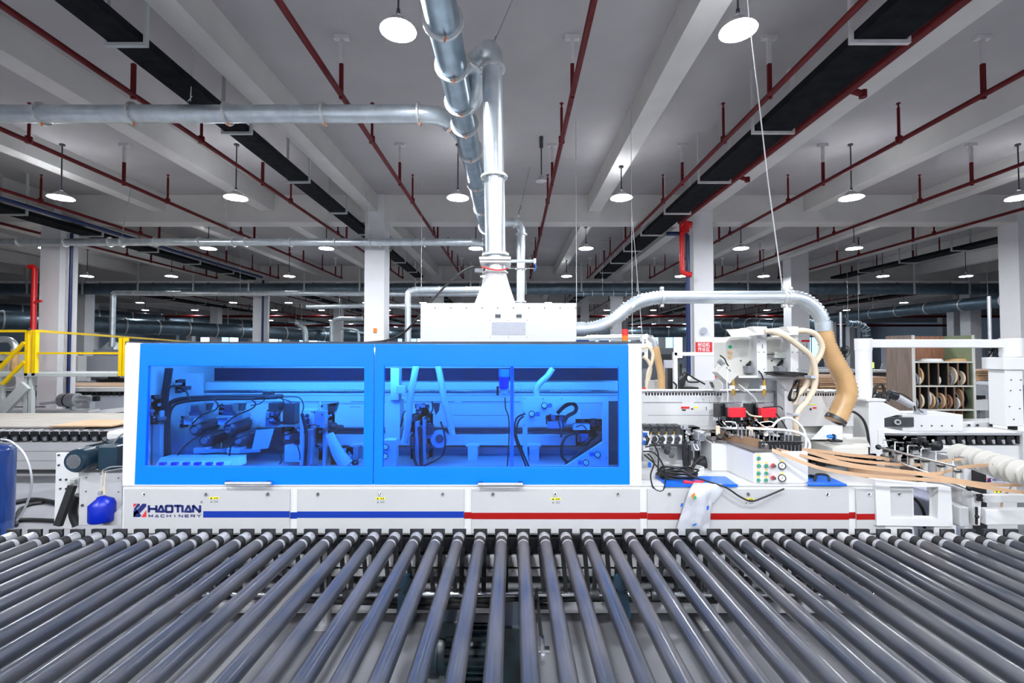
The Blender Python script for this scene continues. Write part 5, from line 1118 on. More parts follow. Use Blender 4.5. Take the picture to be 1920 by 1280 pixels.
for k in range(6):
    s = a+ax*(k/5.6)
    u = ax.normalized()
    g = build(MB().cyl(s, s+u*.012, .092, seg=32), 'roller_flange', 'spool_white', rs, .003)
    build(MB().cyl(s+u*.115, s+u*.127, .092, seg=32), 'roller_flange', 'spool_white', rs, .003)
    build(MB().cyl(s, s+u*.127, .045, seg=20), 'roller_hub', 'spool_white', rs)
# tan edge bands
def band(label, pts, m='edge_band', wd=.024, dark=False):
    P = smooth_path(wpts(pts, 3.6), 8); mb = MB(); n = len(P); vs = []
    for i, p in enumerate(P):
        t = (P[min(i+1, n-1)]-P[max(i-1, 0)]).normalized(); s_ = Vector((0, -1, 0)); q = (t.cross(s_)).normalized(); nn = t.cross(q)*.0008
        for a_, b_ in ((1, -1), (1, 1), (-1, 1), (-1, -1)): vs.append(p+q*wd/2*a_+nn*b_)
    fs = [(i*4+k, i*4+(k+1) % 4, (i+1)*4+(k+1) % 4, (i+1)*4+k) for i in range(n-1) for k in range(4)]
    mb.add(vs, fs+[(0, 1, 2, 3), tuple(4*(n-1)+k for k in (3, 2, 1, 0))]); return tag(build(mb, 'edge_band', m), label, 'edge band', 'tan edge bands')
band('lowest tan edge band, sagging across the control box corner to the right', [(1447, 843, 3.5), (1470, 852, 3.45), (1512, 869, 3.4), (1560, 882, 3.36), (1640, 893, 3.34), (1720, 898, 3.34), (1786, 903, 3.34), (1850, 914, 3.3), (1930, 924, 3.2)])
band('second lowest tan edge band, running under the last wire loop', [(1456, 842, 3.53), (1500, 853, 3.5), (1550, 865, 3.47), (1620, 877, 3.45), (1700, 885, 3.42), (1760, 894, 3.4), (1820, 904, 3.38), (1870, 909, 3.34), (1930, 909, 3.2)])
band('middle tan edge band through the third wire loop', [(1483, 841, 3.57), (1520, 848, 3.6), (1580, 867, 3.58), (1640, 877, 3.58), (1700, 884, 3.55), (1755, 888, 3.52), (1800, 876, 3.6), (1862, 871, 3.5)])
band('upper tan edge band through the second wire loop', [(1495, 841, 3.6), (1540, 852, 3.63), (1600, 862.5, 3.68), (1660, 869, 3.76), (1690, 871, 3.8), (1740, 871, 3.8)])
band('topmost tan edge band, nearly level towards the first wire loop', [(1503, 842, 3.62), (1550, 847, 3.68), (1600, 853.5, 3.75), (1650, 858, 3.85), (1668, 862, 3.87)])
band('short brown band between the last wire loop and the white rollers', [(1755, 866, 3.75), (1780, 863, 3.72), (1805, 859, 3.72)], 'edge_band')
band('loose tan band hanging in a curve before the control cabinet', [(1925, 893, 3.6), (1905, 903, 3.7), (1890, 920, 3.8), (1880, 938, 3.85), (1877, 955, 3.88)])
# ---- plastic bag on the front edge
rnd = random.Random(5)
def bag(pts_l, pts_r, Y, name, m, seed, rows=16, cols_=12, amp=.02, bulge=.045):
    """limp sack between two outlines: front and back sheet"""
    rnd = random.Random(seed); from mathutils import noise as N
    vs = []; fs = []
    def lerp_l(P, t):
        s = t*(len(P)-1); i = min(int(s), len(P)-2); return P[i][0]+(P[i+1][0]-P[i][0])*(s-i), P[i][1]+(P[i+1][1]-P[i][1])*(s-i)
    for side in (0, 1):
        for r in range(rows+1):
            t = r/rows; l = lerp_l(pts_l, t); q = lerp_l(pts_r, t)
            for c in range(cols_+1):
                s = c/cols_; px = l[0]+(q[0]-l[0])*s; py = l[1]+(q[1]-l[1])*s
                b_ = bulge*math.sin(math.pi*s)*math.sin(math.pi*min(1, .15+t*.85))
                y = Y-b_ if side == 0 else Y+.01
                edge = 0 if c in (0, cols_) else 1
                w_ = W(px, py, Y); nz_ = N.noise(Vector((w_.x*14, seed, w_.z*9)))+.5*N.noise(Vector((w_.x*40, seed, w_.z*22)))
                vs.append((w_.x, y+edge*(nz_*amp if side == 0 else 0), w_.z))
    st_ = (rows+1)*(cols_+1)
    for side in (0, 1):
        for r in range(rows):
            for c in range(cols_):
                a_ = side*st_+r*(cols_+1)+c; q4 = (a_, a_+1, a_+cols_+2, a_+cols_+1); fs.append(q4 if side == 0 else q4[::-1])
    return MB().add(vs, fs, True)
pg = thing('plastic_bag', 'crumpled white plastic bag hanging over the machine edge', 'bag', W(1305, 990, 3.4))
build(bag([(1302, 905), (1292, 920), (1284, 945), (1274, 975), (1266, 1003)], [(1338, 909), (1336, 930), (1333, 955), (1331, 980), (1328, 1003)], 3.40, 'b', 'paper_white', 3, bulge=.04), 'bag_body', 'bag_plastic', pg)
build(bag([(1310, 905), (1318, 916), (1328, 930), (1336, 942)], [(1352, 907), (1360, 914), (1352, 926), (1338, 943)], 3.405, 'b', 'clear_film', 8, 8, 8, .01, .02), 'loose_film', 'clear_film', pg)
for (m, q) in (('orange_plastic', [(1296, 929), (1303, 923), (1304, 932), (1298, 935)]), ('bright_blue', [(1325, 950), (1329, 947), (1329, 955), (1326, 957)]), ('bright_blue', [(1277, 944), (1281, 943), (1280, 949), (1276, 950)]), ('bright_blue', [(1299, 983), (1306, 981), (1306, 984), (1299, 986)])):
    build(MB().ppoly(q, 3.343, .003), 'bag_print', m, pg)
build(MB().cyl(W(1302.5, 932.5, 3.34), W(1302.5, 932.5, 3.35), .0125, seg=16), 'bag_print', 'button_green', pg)
# ---- storage shelf with band spools
sh = thing('storage_shelf', 'tall storage shelf with thin dividers holding rolls of edge band', 'shelf', W(1766, 900, 6.6))
YS = 6.5; DS = .46
def sp(name, mb, m, parent=sh): return build(mb, name, m, parent)
ztop = ZW(628, YS); x0 = XW(1713, YS); x1 = XW(1824, YS)
sp('side_panel', MB().box(x0-.02, x0, YS+.005, YS+DS, 0, ztop), 'wood_grain'); sp('side_panel', MB().box(x1, x1+.02, YS+.005, YS+DS, 0, ztop), 'olive')
sp('front_edge', MB().box(x0-.022, x0+.012, YS-.01, YS+.005, 0, ztop).box(x1-.008, x1+.022, YS-.01, YS+.005, 0, ztop), 'cream_paint')
sp('back_panel', MB().box(x0, x1, YS+DS-.02, YS+DS, ZW(676, YS), ztop), 'wood_red')
sp('back_panel', MB().box(x0, x1, YS+DS-.02, YS+DS, 0, ZW(676, YS)), 'rubber')  # black paints the shade deep inside the shelf cells
for py in (677.5, 722.5, 767): sp('shelf_board', MB().box(x0, x1, YS-.008, YS+DS-.02, ZW(py+2.6, YS), ZW(py, YS)), 'cream_paint')
for k in range(6): 
    x = x0+(x1-x0)*(.09+k*.165); sp('divider_edge', MB().box(x, x+.005, YS+.0, YS+.02, ZW(722.5, YS), ZW(680.2, YS)), 'edge_band_dark', sp('divider', MB().box(x, x+.008, YS+.02, YS+DS-.03, ZW(722.5, YS), ZW(680.2, YS)), 'rubber'))  # black divider faces paint the shade between cells; only the edges keep their brown
    x = x0+(x1-x0)*(.1+k*.145); sp('divider_edge', MB().box(x, x+.005, YS+.0, YS+.02, ZW(767, YS), ZW(725.2, YS)), 'edge_band_dark', sp('divider', MB().box(x, x+.008, YS+.02, YS+DS-.03, ZW(767, YS), ZW(725.2, YS)), 'rubber'))  # lower row: divider faces again painted black for shade
    sp('divider', MB().box(x, x+.008, YS+.02, YS+DS-.03, ZW(800, YS), ZW(769.6, YS)), 'wood_red')
sp('side_panel', MB().box(x1-.012, x1-.002, YS+.01, YS+DS-.03, 0, ZW(676, YS)), 'olive')
def spool(px, pyb, r, m, label, tilt=.12, th=.022):
    z0 = ZW(pyb, YS); c = Vector((XW(px, YS), YS+r*.85, z0+r)); u = Vector((math.cos(tilt), -math.sin(tilt), 0))
    t = thing('band_spool', label, 'spool', (c.x, c.y, z0), 'rolls of edge band in the storage shelf')
    n = 28; v = Vector((0, 0, 1)); q = u.cross(v)
    o_ = [c-u*th/2+(q*math.cos(a*2*math.pi/n)+v*math.sin(a*2*math.pi/n))*r for a in range(n)]; i_ = [c-u*th/2+(q*math.cos(a*2*math.pi/n)+v*math.sin(a*2*math.pi/n))*r*.55 for a in range(n)]
    build(MB().ring(o_, i_, u*th), 'wound_band', m, t)
    i2 = [c-u*th/2+(q*math.cos(a*2*math.pi/n)+v*math.sin(a*2*math.pi/n))*r*.45 for a in range(n)]
    build(MB().ring([p+u*.001 for p in i_], i2, u*(th-.002)), 'core_ring', 'paper_white', t)
cells_u = [(1720, .09, 'mid_grey', 'grey'), (1730, .13, 'tan_hose', 'tan'), (1725, .07, 'spool_white', 'white'), (1762, .07, 'spool_white', 'white'), (1785, .09, 'mid_grey', 'grey'), (1793, .13, 'cream_hose', 'cream'), (1808, .10, 'cream_hose', 'small cream')]
for n, (px, r, m, cn) in enumerate(cells_u): spool(px, 722.5, r, m, '%s roll of edge band in the upper shelf row, %s from the left' % (cn, ORD[n]))
cells_l = [(1719, .08, 'mid_grey', 'grey'), (1730, .11, 'cream_hose', 'cream'), (1744, .145, 'label_grey', 'large grey'), (1751, .115, 'tan_hose', 'tan'), (1757, .09, 'mid_grey', 'dark grey'), (1770, .11, 'edge_band', 'thin tan'), (1783, .1, 'wood_red', 'thin red brown'), (1797, .08, 'spool_white', 'white'), (1804, .15, 'edge_band_dark', 'large brown'), (1814, .13, 'rubber', 'black')]
for n, (px, r, m, cn) in enumerate(cells_l): spool(px, 767, r, m, '%s roll of edge band in the lower shelf row, %s from the left' % (cn, ORD[n]))
for n, (px, w_, m) in enumerate(((1742, .15, 'paper_white'), (1795, .13, 'tan_hose'))):
    c = Vector((XW(px, YS+.2), YS+.2, ZW(677.5, YS)+.001)); o_ = tag(build(MB().cyl(c, c+Vector((0, 0, .02)), w_, seg=24).cyl(c+Vector((.02, 0, .02)), c+Vector((.02, 0, .035)), w_*.8, seg=24), 'flat_roll', m), ('white' if n == 0 else 'tan')+' roll lying flat on the top board of the storage shelf', 'roll')
# ================================================================== lumber, signs, fans, rear machines
def lumber(label, x0, x1, y, d, z0, z1, n, seed, m='lumber'):
    rnd = random.Random(seed); t = thing('board_stack', label, 'boards', ((x0+x1)/2, y, z0)); h = (z1-z0)/n
    for k in range(n):
        a = rnd.uniform(-.06, .06); 
        o = build(MB().box(x0+a, x1+a*.5+rnd.uniform(-.05, .05), y+rnd.uniform(-.04, .04), y+d, z0+k*h+.004, z0+(k+1)*h-.006), 'board', rnd.choice([m, 'edge_band_dark', m, 'edge_band']), t)
    build(MB().box(x0+.1, x0+.2, y, y+d, 0, z0).box(x1-.2, x1-.1, y, y+d, 0, z0), 'trestle', 'mid_grey', t)
lumber('stack of brown boards beyond the storage shelf, on its right', XW(1828, 11), XW(1892, 11), 11, 1.6, ZW(734, 11), ZW(693, 11), 12, 1)
lumber('lower stack of sawn boards behind the boom post', XW(1535, 11), XW(1664, 11), 11, 1.6, ZW(742, 11), ZW(706, 11), 9, 2)
lumber('upper board stack far right behind the panel box', XW(1905, 12), XW(1960, 12), 12.5, 1.5, .3, ZW(700, 12), 14, 3)
t = thing('work_bench', 'steel bench with a monitor behind the boom post', 'bench', W(1600, 800, 12.5))
build(MB().box(XW(1540, 12.7), XW(1690, 12.7), 12.7, 13.6, ZW(698, 12.7), ZW(694, 12.7)), 'bench_top', 'aluminium', t)
build(MB().box(XW(1545, 12.8), XW(1685, 12.8), 12.8, 13.5, 0, ZW(698, 12.8)), 'bench_body', 'dark_steel', t)
t = thing('monitor', 'small black monitor with green picture on the bench', 'monitor', W(1635, 694, 12.9))
build(MB().pb(1627, 677, 1641, 692, 12.9, .06).pb(1632, 691, 1636, 695, 12.92, .04), 'casing', 'black_plastic', t); build(MB().pb(1629, 679, 1639, 690, 12.89, .01), 'screen', 'screen_green', t)
t = thing('monitor', 'tilted grey screen on the bench beside the green one', 'monitor', W(1657, 694, 12.9))
build(MB().ppoly([(1652, 692), (1656, 681), (1664, 682), (1662, 693)], 12.9, .05), 'casing', 'mid_grey', t)
# signs
t = thing('wall_sign', 'red sign with white characters on the column beyond the glue unit', 'sign', W(1320, 660, 11.34))
build(MB().pb(1304.5, 641, 1335.5, 660, 11.34, .015), 'sign_board', 'sign_red', t); build(MB().pb(1305, 634, 1335.5, 641, 11.34, .015), 'white_header', 'paper_white', t)
text('lettering', '封边机', 1308.5, 650, 8, 11.335, 'paper_white', t, 22.5, .012); text('lettering', '作业区', 1308.5, 658.5, 8, 11.335, 'paper_white', t, 22.5, .012)
tag(build(MB().cyl(W(1319.5, 620, 11.3), W(1319.5, 620, 11.36), .085, seg=24), 'wall_disc', 'label_grey'), 'round grey cover above the red sign on the column', 'cover')
t = thing('hanging_sign', 'narrow red sign with pink panels behind the tilted white box', 'sign', W(1347, 700, 6))
build(MB().pb(1341, 668, 1355, 708, 6, .01), 'sign_board', 'sign_red', t); build(MB().pb(1344, 678, 1352, 689, 5.99, .01), 'white_field', 'cream_hose', t)
t = thing('notice_board', 'white notice with a red header on the column behind the hoses', 'notice', W(1510, 660, 17))
build(MB().pb(1503, 637, 1518, 668, 17.27, .03), 'sheet', 'paper_white', t); build(MB().pb(1503, 637, 1518, 641, 17.26, .02), 'header', 'sign_red', t)
for k in range(2): text('lettering', '注\n意\n安\n全', 1505+k*6, 664-k*2, 20, 17.25, 'navy_print', t, 4)
struct('column', MB().box(XW(1485, 17.3), XW(1519, 17.3), 17.3, 17.8, 0, CEIL), 'column_paint')
tag(build(MB().pb(700, 615, 706, 623, 11.33, .04), 'alarm_box', 'orange_plastic'), 'small orange alarm box on the large column above the hood', 'alarm box')
t = thing('fire_sign', 'small red sign beyond the right end of the shelf', 'sign', W(1823, 660, 14)); build(MB().pb(1820, 655, 1828, 668, 14, .03), 'sign_board', 'hydrant_red', t); build(MB().pb(1822, 658, 1826, 661, 13.99, .02), 'white_field', 'paper_white', t); build(MB().cyl((XW(1824, 14.05), 14.05, 0), (XW(1824, 14.05), 14.05, ZW(668, 14)), .03, seg=8), 'sign_post', 'mid_grey', t)
for (px, py, Y, lb) in ((1862, 655, 10.5, 'black fan on a steel pole above the right board stack'), (1580, 660, 14, 'dark fan on a steel pole behind the brown hose')):
    t = thing('pole_fan', lb, 'fan', (W(px-2, py, Y).x, Y, 0)); c = W(px, py, Y)
    u = Vector((.25, -.9, -.35)).normalized(); a1 = u.orthogonal().normalized(); a2 = u.cross(a1)
    mb = MB()
    for rr, dd in ((.2, 0), (.21, .05), (.13, .1), (.13, -.05)): mb.sweep([c+u*dd+(a1*math.cos(k*.3142)+a2*math.sin(k*.3142))*rr for k in range(21)], .007, 5)
    for k in range(12): an = k*.5236; mb.cyl(c+u*.1, c+u*.02+(a1*math.cos(an)+a2*math.sin(an))*.21, .004, seg=4)
    build(mb, 'cage', 'black_plastic', t); mb = MB()
    for k in range(3):
        an = k*2.09; d1 = a1*math.cos(an)+a2*math.sin(an); d2 = a1*math.cos(an+.7)+a2*math.sin(an+.7); mb.poly([c+d1*.03, c+d1*.18, c+d2*.18, c+d2*.03], u*.006)
    build(mb, 'fan_blade', 'dark_steel', t); build(MB().cyl(c-u*.12, c+u*.01, .06, seg=14), 'motor', 'black_plastic', t)
    build(MB().cyl((c.x, Y+.06, 0), (c.x, Y+.06, c.z+1.2), .035, seg=10), 'pole', 'aluminium', t)
# ---- rear edge bander line to the right (white body, small visor unit, frame)
rm = thing('rear_machine', 'second white edge bander standing behind the glue unit', 'machine', (3.0, 7.4, 0))
YQ = 6.6
build(MB().box(XW(1000, YQ), XW(1590, YQ), YQ, YQ+1.0, .15, ZW(742, YQ)), 'body', 'white_paint', rm, .01)
build(MB().box(XW(700, 7), XW(1200, 7), 7.0, 8.2, .9, ZW(655, 7)), 'hood', 'white_paint', rm, .01)
build(MB().box(XW(1205, 7.6), XW(1345, 7.6), 7.4, 7.5, ZW(742, 7.5), ZW(712, 7.5)), 'rear_plate', 'cabinet_paint', rm)
build(MB().pb(1204, 627, 1214, 660, 6.3, .1), 'number_plate', 'white_paint', rm); text('plate_number', '2', 1207, 643, 7, 6.29, 'black_plastic', rm)
build(MB().pb(1264, 660, 1358, 667, 5.6, .06).pb(1264, 660, 1271, 735, 5.6, .06), 'gantry_frame', 'white_paint', rm, .006)
build(MB().pb(1252, 690, 1262, 732, 5.7, .1), 'dark_bracket', 'black_plastic', rm)
build(MB().pb(1276, 726, 1310, 731, 5.6, .2), 'dark_bracket', 'black_plastic', rm)
build(MB().ppoly([(1275, 712), (1287, 700), (1290, 703), (1282, 726), (1276, 726)], 5.6, .1), 'dark_bracket', 'black_plastic', rm)
build(MB().pb(1274, 682, 1279, 712, 5.9, .1), 'dark_bracket', 'black_plastic', rm)
build(MB().ppoly([(1284, 717), (1302, 706), (1322, 722), (1322, 728), (1284, 728)], 5.8, .2), 'white_cover', 'white_paint', rm)
for pts in ([(1204, 652), (1215, 650), (1224, 662), (1222, 680), (1215, 700), (1213, 728)], [(1206, 668), (1215, 676), (1220, 690), (1216, 712)]): hose('ribbed_hose', pts, .022, 'cream_hose', rm, 6.2, 6, 10)
for pts in ([(1279, 705), (1285, 698), (1300, 708), (1322, 720)], [(1287, 703), (1290, 715), (1310, 716)], [(1262, 716), (1268, 722), (1267, 730)]): hose('cable', pts, .01, 'rubber', rm, 5.6)
build(MB().pb(1248, 675, 1262, 700, 7.4, .1), 'blue_box', 'label_grey', rm)
build(MB().cyl(W(1204, 733, 5.9), W(1600, 733.5, 5.9), .012, seg=8), 'guide_rail', 'steel', rm)
build(MB().pb(1204, 727, 1211, 742, 5.5, .05), 'red_switch', 'sign_red', rm)
build(MB().box(XW(1860, 8), XW(1900, 8)+3, 8, 9.2, .3, ZW(722, 8)), 'far_table', 'mid_grey', rm)
t = thing('white_cabinet', 'white box with dark connectors right of the storage shelf', 'cabinet', W(1840, 800, 7.5)); build(MB().pb(1826, 749, 1853, 769, 7.5, .4), 'body', 'white_paint', t); build(MB().pb(1826, 741, 1848, 748, 7.5, .3), 'connector_row', 'black_plastic', t); build(MB().box(XW(1835, 7.6), XW(1845, 7.6), 7.6, 7.8, 0, ZW(769, 7.5)), 'leg', 'mid_grey', t)
t = thing('panel_table', 'grey flat table with a dashed edge line right of the slide unit', 'table', W(1850, 820, 6.2)); build(MB().box(6.55, 7.9, 5.75+.8, 8.4, .72, .80), 'table_top', 'aluminium', t); build(MB().box(XW(1830, 6), XW(1850, 6), 6.7, 6.8, 0, .72).box(6.5, 6.6, 6.7, 6.8, 0, .72), 'leg', 'mid_grey', t)
# ================================================================== left side
# return conveyor behind, with board on top
lc = thing('return_conveyor', 'white sided return conveyor with black roller brackets left of the hood', 'conveyor', (-7, 7.6, 0))
YC = 7.1
zc_t = ZW(809, YC)
build(MB().box(-13, XW(222, YC), YC, YC+.06, ZW(880, YC), ZW(829, YC)), 'side_beam', 'cabinet_paint', lc, .004)
build(MB().box(-13, XW(222, YC), YC-.005, YC, ZW(846, YC), ZW(845, YC)).box(-13, XW(222, YC), YC-.005, YC, ZW(864, YC), ZW(863, YC)), 'beam_groove', 'mid_grey', lc)
build(MB().box(-13, XW(230, YC), YC+.2, YC+1.3, zc_t-.16, zc_t-.05), 'dark_bed', 'black_plastic', lc)
k = 0; px = 214
while px > -25:
    g = build(MB().ppoly([(px-8, 809), (px+7, 809), (px+8, 827), (px-3, 828), (px-8, 820)], YC, .05), 'roller_bracket', 'black_plastic', lc)
    build(MB().ppoly([(px-13, 808), (px-6, 808), (px-7, 814), (px-12, 814)], YC+.01, .03), 'roller_end', 'aluminium', g); build(MB().ppoly([(px-4, 820), (px+3, 818), (px+4, 826), (px-2, 826)], YC-.01, .01), 'bracket_lip', 'mid_grey', g)
    build(MB().cyl((W(px-9, 812, YC).x, YC+.05, zc_t-.02), (W(px-9, 812, YC).x, YC+1.3, zc_t-.02), .035, seg=10), 'roller', 'belt_grey', lc)
    px -= 18.7
build(MB().box(-12.9, -12.8, YC+.1, YC+.2, 0, .5).box(-8.3, -8.2, YC+.1, YC+.2, 0, .5), 'leg', 'cabinet_paint', lc)
build(MB().box(-13, XW(230, 7.2), 7.15+.1, 7.2+.12, ZW(900, YC), ZW(893, YC)), 'floor_rail', 'cabinet_paint', lc)
tag(build(MB().box(-12.5, XW(232, 8), 7.3, 8.95, zc_t+.02, zc_t+.045), 'wood_panel', 'particle_board'), 'large pale chipboard panel lying on the return conveyor', 'board')
tag(build(MB().box(XW(125, 7.5), XW(235, 7.5), 7.25, 7.9, zc_t+.047, zc_t+.065), 'wood_panel', 'edge_band'), 'tan board strip on the conveyor close to the hood', 'board')
# platform with yellow railing
YRl = 9.5
pf = thing('platform', 'grey steel platform with yellow railings and a stair at the left', 'platform', W(55, 800, YRl))
zf = ZW(706, YRl); zf2 = ZW(700, YRl)
build(MB().box(-14, -8.0, YRl, YRl+.12, zf, zf2+.01), 'front_girder', 'grey_steel_paint', pf, .005)
build(MB().box(-14, -8.0, YRl+.1, YRl+1.1, zf2-.03, zf2+.005), 'deck', 'grey_steel_paint', pf)
for px in (44, 53): build(MB().box(XW(px, YRl), XW(px+6, YRl), YRl+.02, YRl+.1, 0, zf), 'leg', 'grey_steel_paint', pf)
build(MB().box(XW(-2, YRl), XW(3, YRl), YRl+.02, YRl+.1, 0, zf), 'leg', 'grey_steel_paint', pf)
build(MB().bar(W(50, 722, YRl), W(5, 770, YRl), .08, .2), 'stair_stringer', 'grey_steel_paint', pf)
zr1 = ZW(620, YRl); zr2 = ZW(661.5, YRl)
def post(px, Y, m='yellow_paint', w_=.075): x = XW(px, Y); return build(MB().box(x-w_/2, x+w_/2, Y, Y+w_, zf2-.05, zr1+.02), 'railing_post', m, pf, .004)
for px in (49, 63): post(px, YRl)
build(MB().box(-14, XW(47, YRl), YRl+.02, YRl+.07, zr1-.03, zr1+.02), 'top_rail', 'yellow_paint', pf, .004)
build(MB().box(-14, XW(47, YRl), YRl+.02, YRl+.06, zr2-.03, zr2+.02), 'mid_rail', 'yellow_paint', pf, .004)
a = Vector((XW(66, YRl), YRl+.03, zr1)); b_ = Vector((XW(355, 18.5), 18.5, zr1)); build(MB().bar(a, b_, .05, .05), 'top_rail', 'yellow_paint', pf)
# lower rail parallel to the front
build(MB().box(XW(66, YRl), XW(246, YRl), YRl+.02, YRl+.06, zr2-.025, zr2+.015), 'mid_rail', 'yellow_paint', pf)
for px in (225, 233): x = XW(px, YRl); build(MB().box(x-.035, x+.035, YRl, YRl+.07, zf2-.05, ZW(636-3, YRl)), 'railing_post', 'yellow_paint', pf)
build(MB().bar(W(46, 642, YRl), W(-10, 700, YRl), .05, .06).bar(W(46, 678, YRl), W(5, 720, YRl), .05, .06), 'stair_rail', 'yellow_paint', pf)
build(MB().cyl(W(55, 619, YRl), W(55, 615, YRl), .03, seg=8), 'post_cap', 'black_plastic', pf)
t = thing('fire_riser', 'bright red vertical water pipe beside the left column', 'pipe', (XW(62, 11.0), 11.0, 0))
build(MB().sweep([(XW(62, 11.0), 11.0, .0), W(65, 504, 11.0), W(64, 500, 11.0), W(54, 500, 11.0)], .055, 10), 'pipe', 'hydrant_red', t); build(MB().cyl(W(66, 566, 10.95), W(78, 564, 10.95), .03, seg=8), 'branch', 'hydrant_red', t)
t = thing('pipe_group', 'white and dark blue pipes clipped to the left column side', 'pipe', (XW(124, 11.3), 11.3, 0))
for px, m, r in ((118, 'hanger_white', .02), (121, 'flange_steel', .018), (125.5, 'pipe_blue', .035)): build(MB().cyl((XW(px, 11.3)+.05, 11.3, 0), (XW(px, 11.3)+.05, 11.3, BEAM-.3), r, seg=8), 'pipe', m, t)
for n, (x, y) in enumerate(((-10.99+.07, 20.9), (-11.5+.55, 20.5), (-3.61+.55, 29.9))): tag(build(MB().cyl((x, y, 0), (x, y, BEAM), .05, seg=8), 'water_pipe', 'pipe_blue' if n else 'flange_steel'), 'distant %s pipe standing against a far column, %s one' % ('blue' if n else 'pale', ORD[n]), 'pipe')
# drive motor of the machine at its left end
gm = thing('gear_motor', 'dark blue gear motor with perforated fan cover at the hood end', 'motor', W(185, 885, 3.9))
YM2 = 3.78
a = W(143, 864, 3.62); c_ = W(209, 848, 3.95)
dd = (c_-a).normalized()
build(MB().sweep([a-dd*.02, a, a+dd*.02, a+dd*.16, c_], [.075, .088, .092, .094, .092], 28), 'fan_cover', 'motor_blue', gm)
build(MB().cyl(a-dd*.026, a-dd*.018, .052, seg=24), 'grille', 'mid_grey', gm)
mb = MB(); u = dd.orthogonal().normalized(); v = dd.cross(u)
for i in range(-5, 6):
    for j in range(-5, 6):
        if i*i+j*j < 27: q = a-dd*.0275+u*i*.0092+v*j*.0092; mb.cyl(q, q+dd*.003, .0034, seg=5)
build(mb, 'grille_holes', 'black_plastic', gm)['kind'] = 'stuff'
mb = MB()
for k in range(22):
    an = 2*math.pi*k/22; o_ = (u*math.cos(an)+v*math.sin(an))*.094; mb.bar(a+dd*.12+o_, c_+o_, .006, .012)
build(mb, 'cooling_fin', 'motor_blue', gm)
build(MB().pb(182, 836, 219, 881, YM2-.12, .2), 'terminal_box', 'motor_blue', gm, .012)
build(MB().pb(196, 825, 236, 878, YM2+.05, .3), 'gearbox', 'motor_blue', gm, .02)
build(MB().ppoly([(205, 835), (222, 820), (240, 820), (240, 836)], YM2+.02, .2), 'gear_hood', 'motor_blue', gm, .006)
build(MB().pb(155, 842, 167, 847, YM2-.09, .02).cyl(W(163, 847, YM2-.1), W(163, 847, YM2-.08), .014, seg=12), 'name_plate', 'paper_white', gm)
build(MB().pb(198, 809, 240, 825, YM2+.3, .3), 'white_cover', 'white_paint', gm, .02)
for pts in ([(188, 889), (196, 880), (210, 875), (232, 874)], [(190, 888), (202, 883), (232, 878)], [(212, 832), (222, 820), (232, 812)]): hose('lead', pts, .006, 'mid_grey', gm, 3.6)
bk2 = thing('bracket_plates', 'pair of white drilled bracket plates standing under the gear motor', 'machine part', W(165, 970, 3.8))
p1 = build(MB().ppoly([(105, 849), (148, 849), (148, 985), (101, 985)], 3.95, .03), 'drilled_plate', 'white_paint', bk2, .004)
p2 = build(MB().pb(148, 886, 228, 985, 3.7, .03), 'drilled_plate', 'cabinet_paint', bk2, .004)
for q in ((110, 853), (110, 872), (113, 899), (124, 899), (113, 916), (124, 916)): build(MB().cyl(W(*q, 3.944), W(*q, 3.95), .009, seg=10), 'hole', 'black_plastic', p1)
for q in ((162, 895), (222, 896), (161, 921), (222, 922)): build(MB().cyl(W(*q, 3.694), W(*q, 3.7), .005, seg=10), 'hole', 'black_plastic', p2)
build(MB().cyl(W(154, 947, 3.69), W(154, 947, 3.7), .01, seg=10), 'hole', 'black_plastic', p2)
build(MB().ppoly([(190, 985), (228, 948), (228, 985)], 3.56, .03), 'gusset', 'cabinet_paint', bk2, .003)
build(MB().pb(118, 960, 134, 990, 3.88, .05), 'white_block', 'white_paint', bk2)
build(MB().pb(126, 903, 134, 912, 3.85, .06).pb(136, 896, 148, 914, 3.85, .05).pb(130, 899, 140, 906, 3.83, .05), 'connector', 'flange_steel', bk2, .002)
tag(build(MB().bar(W(136, 910, 3.8), W(109, 985, 3.75), .05, .035), 'cable_chain', 'rubber'), 'black cable chain slanting down beside the drilled plates', 'cable chain')
tag(hose('black_hose', [(148, 928), (139, 945), (137, 965), (145, 985)], .03, 'rubber', None, 3.9), 'thick black hose behind the drilled plate', 'hose')
bt = thing('plastic_bottle', 'bright blue plastic canister tied up under the gear motor', 'bottle', W(192, 976, 3.55))
c = W(191.5, 955, 3.55)
build(MB().sweep([c+Vector((0, 0, -.085)), c+Vector((0, 0, -.075)), c+Vector((0, 0, .04)), c+Vector((0, 0, .065)), c+Vector((-.01, 0, .09)), c+Vector((-.012, 0, .10))], [.078, .084, .084, .07, .03, .022], 20), 'bottle_body', 'bottle_blue', bt)
build(MB().cyl(W(188, 928, 3.55), W(188, 921, 3.55), .014, seg=10), 'bottle_neck', 'belt_grey', bt); build(MB().pb(170, 957, 174, 975, 3.47, .01), 'sticker', 'paper_white', bt)
build(MB().cyl(W(189, 925, 3.55), W(193, 880, 3.6), .003, seg=5).cyl(W(196, 918, 3.55), W(198, 884, 3.6), .003, seg=5).cyl(W(196, 926, 3.55), W(195, 912, 3.55), .008, seg=6), 'cord', 'cream_hose', bt)
tk = thing('air_tank', 'tall dark blue air tank cut by the left picture edge', 'tank', (XW(-10, 3.9), 3.9, 0)); xt = XW(-12, 3.9)
build(MB().sweep([(xt, 3.9, .5), (xt, 3.9, ZW(845, 3.9)), (xt, 3.9, ZW(837, 3.9)), (xt, 3.9, ZW(834, 3.9))], [.15, .15, .13, .08], 28), 'tank_body', 'tank_blue', tk)
build(MB().sweep([(xt, 3.9, .0), (xt, 3.9, ZW(885, 3.9)), (xt, 3.9, ZW(884, 3.9))], [.145, .145, .12], 28), 'tank_base', 'tank_blue', tk)
